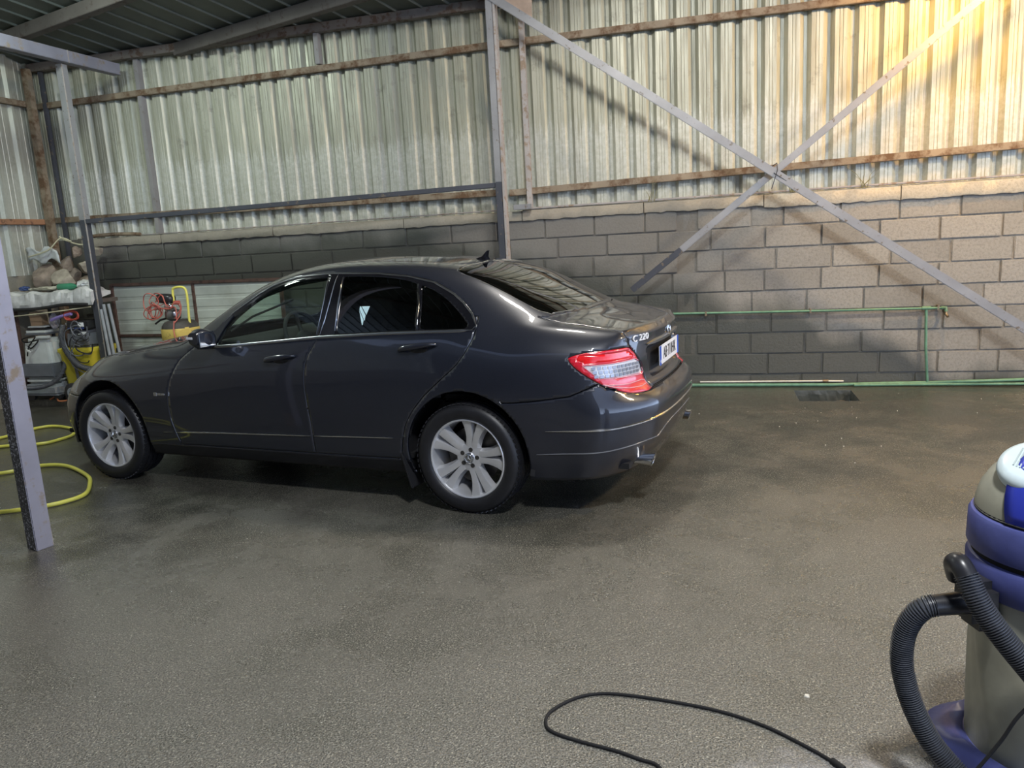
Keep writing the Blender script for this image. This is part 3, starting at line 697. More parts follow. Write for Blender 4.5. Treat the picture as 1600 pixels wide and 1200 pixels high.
# ---------------------------------------------------------------- car materials
def m_paint():
    t = NT('grey_metallic_paint'); v = t.coord(); fl = t.voronoi(v, 900, out='Color'); dirt = t.noise(v, 3, 5, .7)
    sp = t.node('ShaderNodeSeparateColor'); t.l.new(fl, sp.inputs[0])
    c = t.mix(t.ramp(sp.outputs[0], [(.0, 0.0), (1, .6)]), (.008, .0095, .016), (.022, .026, .042))
    return t.set(color=c, metal=.22, rough=.38, coat=1.0, coatr=t.ramp(dirt, [(.35, .015), (.75, .07)]))
M['paint'] = m_paint()
M['black_gloss'] = simple('black_gloss_trim', (.008, .008, .010), .12)
M['black'] = simple('matt_black', (.006, .006, .007), .8)
M['rubber'] = simple('black_rubber', (.014, .014, .016), .55, 0, .2, 30, .15, 120)
M['tyre'] = simple('tyre_rubber', (.012, .012, .014), .45, 0, .25, 18, .2, 90)
M['chrome'] = simple('chrome', (.80, .81, .83), .12, 1.0, .02)
M['dull_chrome'] = simple('dull_chrome', (.42, .43, .45), .28, 1.0, .05)
M['alloy'] = simple('silver_alloy', (.70, .70, .71), .28, .6, .06, 12)
M['disc'] = simple('brake_steel', (.10, .095, .09), .45, .8, .3, 20)
M['interior'] = simple('dark_interior', (.016, .016, .018), .65)
M['seat'] = simple('dark_grey_upholstery', (.035, .034, .035), .8, 0, .2, 30, .2, 200)
def m_glass(name, tint, extra=0.0):
    t = NT(name); m = t.m; n = t.n; l = t.l
    g = t.node('ShaderNodeBsdfGlossy'); g.inputs['Roughness'].default_value = .02; g.inputs['Color'].default_value = (1, 1, 1, 1)
    tr = t.node('ShaderNodeBsdfTransparent'); tr.inputs[0].default_value = (*tint, 1)
    fr = t.node('ShaderNodeLayerWeight'); sch = t.math('ADD', t.math('MULTIPLY', t.math('POWER', fr.outputs['Facing'], 4.5), .9), .05)
    mx = t.node('ShaderNodeMixShader'); l.new(t.math('ADD', sch, extra), mx.inputs[0]); l.new(tr.outputs[0], mx.inputs[1]); l.new(g.outputs[0], mx.inputs[2])
    l.new(mx.outputs[0], n['Material Output'].inputs['Surface']); return m
M['glass'] = m_glass('green_window_glass', (.74, .86, .79))
M['screen'] = m_glass('windscreen_glass', (.80, .88, .84))
M['tint'] = m_glass('dark_tinted_glass', (.03, .03, .035), .015)
def m_lens(name, c, rough=.08, tr=.0):
    t = NT(name); v = t.coord(); vv = t.voronoi(v, 160)
    return t.set(color=c, rough=rough, coat=1.0, coatr=.02, normal=t.bump(vv, .25, .002), emit=c, emits=0.0)
M['red_lens'] = m_lens('red_lamp_lens', (.62, .012, .03), .25)
M['deep_red'] = m_lens('deep_red_lens', (.80, .01, .012), .12)
M['clear_lens'] = m_lens('clear_lamp_lens', (.72, .72, .74), .12)
M['head_lens'] = m_lens('headlamp_lens', (.20, .21, .22), .06)

CXY = Vector((-1.193114, -2.788692, 0)); CANG = 2.988244
car = thing('car', 'dark grey four-door saloon car parked beside the concrete block wall', 'car', CXY, CANG)
def cpart(name, bm, mats, shade=40, parent=None): return bm_obj(name, bm, mats, parent or car, shade)

# ---- body mesh, left half, then level-set cuts along the shut lines
G, K7, RP, RS, FP, FS = car_grids()
def grid_bm(bm, A, flip=False):
    n, m = A.shape[:2]; V = [[bm.verts.new(A[i, j]) for j in range(m)] for i in range(n)]
    for i in range(n - 1):
        for j in range(m - 1):
            if len({tuple(round(c, 5) for c in V_.co) for V_ in (V[i][j], V[i + 1][j], V[i + 1][j + 1], V[i][j + 1])}) < 3: continue
            q = [V[i][j], V[i + 1][j], V[i + 1][j + 1], V[i][j + 1]]
            try: bm.faces.new(q if not flip else q[::-1])
            except ValueError: pass
bm = bmesh.new(); grid_bm(bm, G); grid_bm(bm, RP, True); grid_bm(bm, FP); grid_bm(bm, RS, True); grid_bm(bm, FS)
bmesh.ops.remove_doubles(bm, verts=bm.verts, dist=2e-4)
for v in bm.verts:
    if abs(v.co.y) < 2e-3: v.co.y = 0
bmesh.ops.recalc_face_normals(bm, faces=bm.faces)
c0 = sum((f.calc_center_median().y * f.normal.y for f in list(bm.faces)[::50]), 0)
if c0 < 0: bmesh.ops.reverse_faces(bm, faces=bm.faces)
bm.normal_update()
SMOOTH = BVHTree.FromBMesh(bm)
def side_pt(x, z, off=0.0):
    h, n, _, _ = SMOOTH.ray_cast(Vector((x, 2, z)), Vector((0, -1, 0)))
    if h is None: return Vector((x, .8, z)), Vector((0, 1, 0))
    return h + n * off, n
def rear_pt(y, z, off=0.0):
    h, n, _, _ = SMOOTH.ray_cast(Vector((-3, abs(y), z)), Vector((1, 0, 0)))
    if h is None: return Vector((-.95, y, z)), Vector((-1, 0, 0))
    h = h + n * off
    if y < 0: h.y *= -1; n = Vector((n.x, -n.y, n.z))
    return h, n
def top_pt(x, y, off=0.0):
    h, n, _, _ = SMOOTH.ray_cast(Vector((x, abs(y), 3)), Vector((0, 0, -1)))
    h = h + n * off
    if y < 0: h.y *= -1
    return h, n
def wrap_pt(u, z, off=0.0):
    """point of the rear corner surface whose x + y is u (u falls round the corner)"""
    # along the horizontal line x + y = u, approached from outside the corner
    h, n, _, _ = SMOOTH.ray_cast(Vector(((u - 3) / 2, (u + 3) / 2, z)), Vector((1, -1, 0)).normalized())
    return h + n * off, n

def poly_sd(P):
    """signed distance to a closed polygon (positive inside), vectorised over (n, 2)"""
    P = np.array(P, float); A = P; B = np.roll(P, -1, 0)
    def f(q):
        q = np.asarray(q, float); d = np.full(len(q), 1e9); ins = np.zeros(len(q), bool)
        for a, b in zip(A, B):
            e = b - a; w = q - a; t = np.clip((w @ e) / (e @ e), 0, 1); pr = w - t[:, None] * e
            d = np.minimum(d, np.hypot(pr[:, 0], pr[:, 1]))
            c = (a[1] > q[:, 1]) != (b[1] > q[:, 1])
            with np.errstate(divide='ignore', invalid='ignore'): xi = (b[0] - a[0]) * (q[:, 1] - a[1]) / (b[1] - a[1]) + a[0]
            ins ^= c & (q[:, 0] < xi)
        return np.where(ins, d, -d)
    return f
def smooth_poly(P, per=6): return [(p.x, p.y) for p in catmull([(a, b, 0) for a, b in P], per, True)]

lab = bm.faces.layers.int.new('lab')
def cut(fv, face_ok, pos_label=None, neg_label=None, only=None):
    """split faces along fv(coords)=0; fv vectorised on (n,3); face_ok(center) filters; label faces by side"""
    bm.verts.ensure_lookup_table(); bm.faces.ensure_lookup_table()
    fs = [f for f in bm.faces if (only is None or f[lab] in only) and face_ok(f.calc_center_median())]
    vs = list({v for f in fs for v in f.verts}); co = np.array([v.co[:] for v in vs]); val = fv(co)
    V = dict(zip(vs, val.tolist())); es = {e for f in fs for e in f.edges}
    eps = 1e-5
    for v in V:
        if abs(V[v]) < eps: V[v] = 0.0
    touched = set()
    for e in list(es):
        a, b = e.verts
        if a not in V or b not in V: continue
        va, vb = V[a], V[b]
        if va * vb < 0:
            t = va / (va - vb)
            if t < .012: V[a] = 0.0; touched.update(a.link_faces); continue
            if t > .988: V[b] = 0.0; touched.update(b.link_faces); continue
            fcs = list(e.link_faces)
            _, nv = bmesh.utils.edge_split(e, a, t); V[nv] = 0.0; touched.update(fcs)
    fset = set(fs)
    for f in list(touched):
        if not f.is_valid or f not in fset: continue
        fv_ = list(f.verts); z = [v for v in fv_ if V.get(v, 1) == 0.0]
        if len(z) < 2: continue
        # choose the two zero verts with sign change between
        n = len(fv_); idx = [i for i, v in enumerate(fv_) if V.get(v, 1) == 0.0]
        done = False
        for a in range(len(idx)):
            for b in range(a + 1, len(idx)):
                i, j = idx[a], idx[b]
                s1 = [V.get(fv_[k % n], 0) for k in range(i + 1, j)]; s2 = [V.get(fv_[k % n], 0) for k in range(j + 1, i + n)]
                if s1 and s2 and (max(s1) <= 0 <= min(s2) or max(s2) <= 0 <= min(s1)) and any(s1) and any(s2):
                    try:
                        g, _ = bmesh.utils.face_split(f, fv_[i], fv_[j]); g[lab] = f[lab]; fset.add(g); done = True
                    except Exception: pass
                    break
            if done: break
    if pos_label is not None or neg_label is not None:
        cand = [f for f in bm.faces if (only is None or f[lab] in only) and face_ok(f.calc_center_median())]
        cc = np.array([f.calc_center_median()[:] for f in cand]) if cand else np.zeros((0, 3))
        r = fv(cc) if len(cand) else []
        for f, q in zip(cand, r):
            if q > 0 and pos_label is not None: f[lab] = pos_label
            if q <= 0 and neg_label is not None: f[lab] = neg_label
BODY, GONE, FRAME, FGL, RGL, QGL, WSC, BLT, FDOOR, RDOOR, LAMP, REV, BUMP, LID, HOOD, FBUMP, HLAMP, SILL, GRILL, LAMPR, RECESS = range(21)
XZ = lambda f: (lambda c: f(c[:, [0, 2]]))
side = lambda c: c.y > .50 and c.z < 1.42
RARCH = .372
for ax in (0.0, 2.76):
    cut(lambda c, ax=ax: RARCH - np.hypot(c[:, 0] - ax, c[:, 2] - .335), lambda c, ax=ax: c.y > .45 and c.z < .95 and abs(c.x - ax) < .5, GONE)
DLO = smooth_poly([(1.845, .926), (1.60, .944), (1.32, .962), (.96, .992), (.5, 1.012), (.15, 1.020), (-.03, 1.024), (-.072, 1.048), (-.030, 1.118), (.035, 1.175), (.11, 1.226), (.25, 1.292), (.42, 1.330), (.62, 1.352), (.95, 1.364), (1.14, 1.354), (1.32, 1.328), (1.50, 1.257), (1.68, 1.146), (1.795, 1.03)], 5)
FG = [(1.755, .942), (1.70, 1.055), (1.643, 1.115), (1.57, 1.170), (1.496, 1.218), (1.40, 1.268), (1.316, 1.298), (1.22, 1.318), (1.142, 1.326), (.968, 1.337), (.952, 1.20), (.968, 1.006), (1.32, .974), (1.55, .956)]
RG = [(.850, 1.337), (.73, 1.335), (.60, 1.327), (.50, 1.316), (.42, 1.302), (.350, 1.284), (.318, 1.19), (.303, 1.034), (.54, 1.026), (.825, 1.016), (.835, 1.2)]
QG = [(.308, 1.268), (.25, 1.25), (.19, 1.222), (.13, 1.186), (.075, 1.145), (.02, 1.098), (-.02, 1.052), (.0, 1.036), (.1, 1.036), (.268, 1.036), (.283, 1.17)]
cut(XZ(poly_sd(DLO)), side, FRAME, None, {BODY})
cut(XZ(poly_sd(FG)), side, FGL, None, {FRAME}); cut(XZ(poly_sd(RG)), side, RGL, None, {FRAME}); cut(XZ(poly_sd(QG)), side, QGL, None, {FRAME})
WS = [(1.245, -.3), (1.245, .30), (1.225, .46), (1.25, .515), (1.40, .545), (1.55, .575), (1.78, .625), (1.98, .655), (2.08, .66), (2.13, .62), (2.20, .45), (2.25, .25), (2.26, -.3)]
cut(lambda c: poly_sd(WS)(c[:, :2]), lambda c: c.z > .94 and c.x > 1.1, WSC, None, {BODY})
BL = [(.155, -.3), (.155, .22), (.185, .44), (.165, .505), (.10, .53), (-.08, .555), (-.25, .572), (-.36, .578), (-.415, .55), (-.47, .42), (-.515, .22), (-.525, -.3)]
cut(lambda c: poly_sd(BL)(c[:, :2]), lambda c: c.z > 1.0 and c.x < .3, BLT, None, {BODY})
LAMPP = smooth_poly([(.213, .868), (.205, .882), (.150, .895), (.06, .905), (-.10, .909), (-.27, .906), (-.30, .897), (-.36, .855), (-.415, .800), (-.465, .725), (-.498, .672), (-.485, .660), (-.40, .660), (-.25, .670), (-.108, .700), (.03, .745), (.155, .812)], 4)
UZ = lambda f: (lambda c: f(np.stack([c[:, 0] + c[:, 1], c[:, 2]], 1)))
rearz = lambda c: c.x < -.4 and .6 < c.z < .94
SEAMS = []
LAMPF = UZ(poly_sd(LAMPP))
cut(LAMPF, rearz, LAMP, None, {BODY}); SEAMS.append((LAMPF, rearz, LAMP))
REVP = [(.125, .836), (-.355, .834), (-.405, .815), (-.452, .752), (-.435, .743), (.025, .768)]
cut(UZ(poly_sd(REVP)), rearz, REV, None, {LAMP})
TOPR = [(.135, .892), (-.265, .890), (-.325, .862), (-.335, .852), (.11, .850), (.165, .868)]
cut(UZ(poly_sd(TOPR)), rearz, LAMPR, None, {LAMP})
GAPW = .0026
def region(fv, ok, label, only, neg=None):
    cut(fv, ok, label, None, only)
    SEAMS.append((fv, ok, label))
# boot lid
def interp(xs, ys): xs = np.array(xs); ys = np.array(ys); o = np.argsort(xs); return lambda q: np.interp(q, xs[o], ys[o])
lid_top = interp([-.35, -.44, -.586, -.797, -1.1], [.64, .632, .604, .594, .59]); lid_rear = interp([1.05, .996, .96, .90, .808, .72, .66, .6], [.60, .594, .590, .566, .480, .435, .415, .41])
lid_front = interp([0, .25, .42, .55, .60, .64], [-.548, -.538, -.495, -.445, -.425, -.38])
def f_lid(c):
    x, y, z = c[:, 0], c[:, 1], c[:, 2]
    side_ = np.where(x > -.80, lid_top(x) - y, lid_rear(z) - y)
    return np.minimum(np.minimum(side_, lid_front(np.abs(y)) - x), z - .668)
region(f_lid, lambda c: c.x < -.3 and c.z > .6, LID, {BODY})
RECP = [(.385, .878), (.392, .868), (.372, .80), (.345, .712), (.335, .702), (-.3, .702), (-.3, .878)]
cut(lambda c: poly_sd(RECP)(c[:, 1:3]), lambda c: c.x < -.85 and .68 < c.z < .92, RECESS, None, {LID})
# rear bumper
bseam = interp([-.20, -.30, -.40, -.60, -.70, -.744, -.78, -.811, -.87, -.929, -1.2], [.645, .648, .656, .681, .722, .741, .716, .703, .678, .664, .664])
region(lambda c: np.minimum(bseam(c[:, 0]) - c[:, 2], -.22 - c[:, 0]), lambda c: c.x < -.15 and c.z < .8, BUMP, {BODY})
# doors
FDP = [(1.90, .98), (1.955, .93), (2.009, .895), (2.06, .85), (2.098, .78), (2.130, .72), (2.148, .65), (2.158, .56), (2.156, .48), (2.140, .40), (2.120, .325), (2.108, .288), (1.50, .288), (1.032, .290), (1.030, .34), (1.029, .487), (1.038, .60), (1.044, .69), (1.043, .77), (1.036, .83), (1.020, .885), (.990, .94), (.955, 1.00), (.95, 1.10), (1.4, 1.05)]
RDP = [(1.10, 1.10), (1.10, .290), (.70, .290), (.423, .293), (.415, .33), (.402, .40), (.374, .49), (.345, .54), (.310, .59), (.27, .635), (.235, .672), (.16, .735), (.10, .785), (.055, .82), (.02, .855), (-.015, .90), (-.045, .955), (-.062, .995), (-.070, 1.10)]
region(XZ(poly_sd(FDP)), side, FDOOR, {BODY}); region(XZ(poly_sd(RDP)), side, RDOOR, {BODY})
# bonnet, front bumper, headlamp, grille (the far end of the car)
HDP = [(2.24, -.3), (2.235, .3), (2.19, .50), (2.10, .68), (2.06, .735), (2.15, .755), (2.35, .752), (2.60, .738), (2.80, .712), (3.00, .665), (3.12, .612), (3.20, .555), (3.30, .46), (3.38, .33), (3.425, .15), (3.43, -.3)]
region(lambda c: poly_sd(HDP)(c[:, :2]), lambda c: c.x > 1.95 and c.z > .70, HOOD, {BODY})
region(lambda c: np.minimum(.585 - c[:, 2], c[:, 0] - 3.02), lambda c: c.x > 2.8 and c.z < .75, FBUMP, {BODY})
cut(lambda c: poly_sd([(.03, 0), (1, 0), (1, 1), (.03, 1)])(np.stack([c[:, 1] - .32, (c[:, 2] - .60) / .16], 1)), lambda c: c.x > 3.08 and .56 < c.z < .80, HLAMP, None, {BODY})
cut(lambda c: np.minimum(.31 - c[:, 1], np.minimum(c[:, 2] - .50, .725 - c[:, 2])), lambda c: c.x > 3.35 and .4 < c.z < .8, GRILL, None, {BODY, FBUMP})
cut(lambda c: .283 - c[:, 2], lambda c: c.y > .4 and .36 < c.x < 2.42 and c.z < .4, SILL, None, {BODY})

def open_seams(nb, labels):
    """draw the panel's edge back from each shut line it touches"""
    bv = [v for v in nb.verts if v.is_boundary]
    if not bv: return
    co = np.array([v.co[:] for v in bv]); moved = set()
    for fv, ok, label in SEAMS:
        val = fv(co); near = np.abs(val) < 1.6e-3
        sg = (1.0 if label in labels else -1.0) * (.55 if label == LAMP else 1.0)
        if label == LAMP and labels & {REV, LAMPR}: continue
        if not near.any(): continue
        g = np.stack([(fv(co + np.eye(3)[k] * 1e-3) - fv(co - np.eye(3)[k] * 1e-3)) / 2e-3 for k in range(3)], 1)
        for i in np.nonzero(near)[0]:
            v = bv[i]
            if not ok(v.co): continue
            gi = Vector(g[i]); gi -= v.normal * gi.dot(v.normal)
            if gi.length > .2: v.co += gi.normalized() * GAPW * sg; moved.add(v)
    # weld the slivers the move leaves behind
    tm = {}
    for v in moved:
        for e in v.link_edges:
            w = e.other_vert(v)
            if w not in moved and not w.is_boundary and w not in tm and (w.co - v.co).length < .0048: tm[w] = v
    if tm: bmesh.ops.weld_verts(nb, targetmap=tm)
    tm = {}; used = set()
    for v in moved:
        if not v.is_valid or v in used: continue
        for e in v.link_edges:
            w = e.other_vert(v)
            if e.is_boundary and w in moved and w not in used and v not in tm and (w.co - v.co).length < .0025: tm[w] = v; used.update((v, w)); break
    if tm: bmesh.ops.weld_verts(nb, targetmap=tm)
    nb.normal_update()
def extract(labels, mirror):
    """new bmesh of the faces with these labels; 'join' adds the mirrored half, sharing the centre line"""
    nb = bmesh.new(); mp = {}
    for f in bm.faces:
        if f[lab] not in labels: continue
        vs = []
        for v in f.verts:
            if v not in mp: mp[v] = nb.verts.new(v.co)
            vs.append(mp[v])
        try: nb.faces.new(vs)
        except ValueError: pass
    nb.normal_update(); open_seams(nb, labels)
    if mirror:
        mm = {}
        for f in list(nb.faces):
            vs = []
            for v in f.verts:
                if v not in mm: mm[v] = v if (abs(v.co.y) < 1e-4 and mirror == 'join') else nb.verts.new((v.co.x, -v.co.y, v.co.z))
                vs.append(mm[v])
            try: nb.faces.new(list(reversed(vs)))
            except ValueError: pass
    return nb
def extract_side(labels, sgn):
    nb = extract(labels, None)
    if sgn < 0:
        for v in nb.verts: v.co.y *= -1
        bmesh.ops.reverse_faces(nb, faces=nb.faces)
    return nb
def solid(o, th):
    m = o.modifiers.new('thickness', 'SOLIDIFY'); m.thickness = th; m.offset = -1; m.use_even_offset = False; return o
def panel(name, labels, mode, mat, th=.014, parent=None, shade=55):
    """mode 'join': one centred mesh; 'pair': a left and a right object"""
    outs = []
    if mode == 'join': outs = [cpart(name, extract(labels, 'join'), mat, shade, parent)]
    else: outs = [cpart(name, extract_side(labels, s), mat, shade, parent) for s in (1, -1)]
    for o in outs:
        if th: solid(o, th)
    return outs
body = panel('body_shell', {BODY}, 'join', M['paint'])[0]
lid = panel('boot_lid', {LID}, 'join', M['paint'])[0]
rec = cpart('plate_recess', extract({RECESS}, 'join'), M['paint'], 50, lid)
b = bmesh.new(); b.from_mesh(rec.data); b.normal_update(); bd = {v.index for v in b.verts if v.is_boundary}; b.verts.ensure_lookup_table()
ins = [v for v in b.verts if v.index not in bd]
for v in ins: v.co.x += .020 + .012 * max(0, min(1, (v.co.z - .70) / .17))
b.to_mesh(rec.data); b.free()
hood = panel('bonnet', {HOOD}, 'join', M['paint'])[0]
bumper = panel('rear_bumper', {BUMP}, 'join', M['paint'])[0]
fbumper = panel('front_bumper', {FBUMP}, 'join', M['paint'])[0]
grille = panel('grille', {GRILL}, 'join', M['black_gloss'])[0]
fdoors = panel('front_door', {FDOOR}, 'pair', M['paint']); rdoors = panel('rear_door', {RDOOR}, 'pair', M['paint'])
frames = panel('window_frame', {FRAME}, 'pair', M['black_gloss'], .02)
fgl = panel('door_window', {FGL}, 'pair', M['glass'], 0); rgl = panel('tinted_window', {RGL}, 'pair', M['tint'], 0); qgl = panel('quarter_window', {QGL}, 'pair', M['tint'], 0)
ws = panel('windscreen', {WSC}, 'join', M['screen'], 0)[0]; bl = panel('rear_window', {BLT}, 'join', M['tint'], 0)[0]
lamps = panel('tail_lamp', {LAMP}, 'pair', M['red_lens'], .02)
for s, lp in zip((1, -1), lamps):
    props(lp, 'red tail lamp wrapped round the rear corner')
    o = cpart('reversing_light', extract_side({REV}, s), M['clear_lens'], 55, lp); props(o, 'clear reversing light strip'); solid(o, .02)
    for v in o.data.vertices: v.co -= v.normal * .003
    o = cpart('upper_light', extract_side({LAMPR}, s), M['deep_red'], 55, lp); solid(o, .02)
    for v in o.data.vertices: v.co -= v.normal * .002
hl = panel('headlamp', {HLAMP}, 'pair', M['head_lens'], .02)
sills = panel('side_sill', {SILL}, 'pair', M['black_gloss'])
# cells in the reversing light
for s, lp in zip((1, -1), lamps):
    b = bmesh.new()
    for r_ in range(3):
        for q in range(11):
            u = .055 - .042 * q - .008 * r_; z = .822 - .022 * r_ - .0010 * q
            p, n = wrap_pt(u, z, .001); 
            if p is None: continue
            p = Vector((p.x, p.y * s, p.z)); n = Vector((n.x, n.y * s, n.z))
            box(b, p, (.022, .003, .015), n.to_track_quat('Y', 'Z').to_matrix(), 0)
    o = cpart('lamp_cells', b, simple('lamp_cell_grey', (.33, .35, .40), .25, .5), None, lp); o['kind'] = 'stuff'
    # pale framing line round the reversing strip and the lower arc
    for pts, rr in (([(.128, .838), (-.355, .836), (-.408, .816), (-.456, .750), (-.436, .741), (.023, .766), (.128, .838)], .0022), ([(.0, .735), (-.10, .712), (-.25, .692), (-.40, .683), (-.475, .688), (-.462, .706), (-.42, .712), (-.25, .712), (-.08, .726), (0, .735)], .0028)):
        P = []
        for a_, b_ in zip(pts[:-1], pts[1:]):
            for k in range(8):
                p, n = wrap_pt(a_[0] + (b_[0] - a_[0]) * k / 8, a_[1] + (b_[1] - a_[1]) * k / 8, .0005); P.append((p.x, p.y * s, p.z))
        b = bmesh.new(); tube(b, P, rr, 6, None, True); cpart('lamp_bezel', b, simple('pale_pink_bezel', (.75, .36, .40), .15), 60, lp)
# inner shell that closes the shut lines, and the wheel housings
def offset_grid(A, d, sgn):
    du = np.gradient(A, axis=0); dv = np.gradient(A, axis=1); n = np.cross(du, dv); n /= np.linalg.norm(n, axis=2, keepdims=True) + 1e-12
    return A + sgn * n * d
def inner(A, ref):
    a = offset_grid(A, .024, 1); mid = A.shape[0] // 2, A.shape[1] // 2
    b = offset_grid(A, .024, -1)
    return a if np.linalg.norm(a[mid] - ref) < np.linalg.norm(b[mid] - ref) else b
nb = bmesh.new(); grid_bm(nb, inner(G[::3, :K7 - 3:3], np.array([1.2, 0, .6]))); grid_bm(nb, inner(RP[::3, :K7 - 3:3], np.array([0, 0, .6]))); grid_bm(nb, inner(FP[::3, :K7 - 3:3], np.array([2, 0, .6])))
# boot and bonnet undersides
iS = [i for i in range(G.shape[0]) if G[i, -1, 0] < -.52]; grid_bm(nb, inner(G[iS[0]:iS[-1] + 1:3, K7 - 3::3], np.array([-.6, 0, .3])))
iS = [i for i in range(G.shape[0]) if G[i, -1, 0] > 2.30]; grid_bm(nb, inner(G[iS[0]:iS[-1] + 1:3, K7 - 3::3], np.array([2.8, 0, .3])))
dead = [f for f in nb.faces if any(math.hypot(f.calc_center_median().x - ax, f.calc_center_median().z - .335) < .385 for ax in (0, 2.76)) and f.calc_center_median().z < .75]
bmesh.ops.delete(nb, geom=dead, context='FACES')
src = list(nb.faces)
for f in src: nb.faces.new([nb.verts.new((v.co.x, -v.co.y, v.co.z)) for v in reversed(f.verts)])
box(nb, (1.28, 0, .275), (4.3, 1.36, .03))
box(nb, (1.15, 0, .30), (1.55, 1.62, .03))
cpart('inner_shell', nb, M['black'], 60)
for ax in (0, 2.76):
    for s in (1, -1):
        b = bmesh.new(); n = 24; rings = []
        for yy, rr in ((.845, .376), (.84, .40), (.52, .40), (.50, .10)):
            rings.append([Vector((ax + rr * math.cos(PI * 1.16 * k / n - .25), s * yy, .335 + rr * math.sin(PI * 1.16 * k / n - .25))) for k in range(n + 1)])
        sections(b, rings, False); cpart('wheel_housing', b, M['rubber'], 60)

# ---- strips that follow the body
def side_strip(name, pts, w, th, mat, s=1, parent=None, off=.001, dens=.02, getp=side_pt):
    P = []
    for a_, b_ in zip(pts[:-1], pts[1:]):
        m = max(1, int(math.hypot(b_[0] - a_[0], b_[1] - a_[1]) / dens))
        for k in range(m): P.append((a_[0] + (b_[0] - a_[0]) * k / m, a_[1] + (b_[1] - a_[1]) * k / m))
    P.append(pts[-1]); Q = [getp(x, z, off) for x, z in P]; b = bmesh.new(); rings = []
    for i, (p, n) in enumerate(Q):
        t = (Q[min(i + 1, len(Q) - 1)][0] - Q[max(i - 1, 0)][0]).normalized(); q = n.cross(t).normalized()
        tp = min(1, .25 + i / 4, .25 + (len(Q) - 1 - i) / 4)
        r = [p - q * w / 2 * tp, p - q * w * .25 * tp + n * th, p + q * w * .25 * tp + n * th, p + q * w / 2 * tp, p - n * .006]
        rings.append([Vector((v.x, v.y * s, v.z)) for v in r])
    sections(b, rings); bmesh.ops.recalc_face_normals(b, faces=b.faces); return cpart(name, b, mat, 50, parent)
BELT = [(1.80, .934), (1.60, .946), (1.32, .966), (.96, .995), (.5, 1.016), (.15, 1.024), (-.045, 1.028)]
TRIMT = [(1.775, 1.045), (1.68, 1.140), (1.50, 1.250), (1.40, 1.299), (1.32, 1.322), (1.22, 1.340), (1.14, 1.348), (.95, 1.358), (.62, 1.346), (.42, 1.324), (.25, 1.286), (.11, 1.220), (.035, 1.170), (-.030, 1.112), (-.066, 1.050), (-.045, 1.028)]
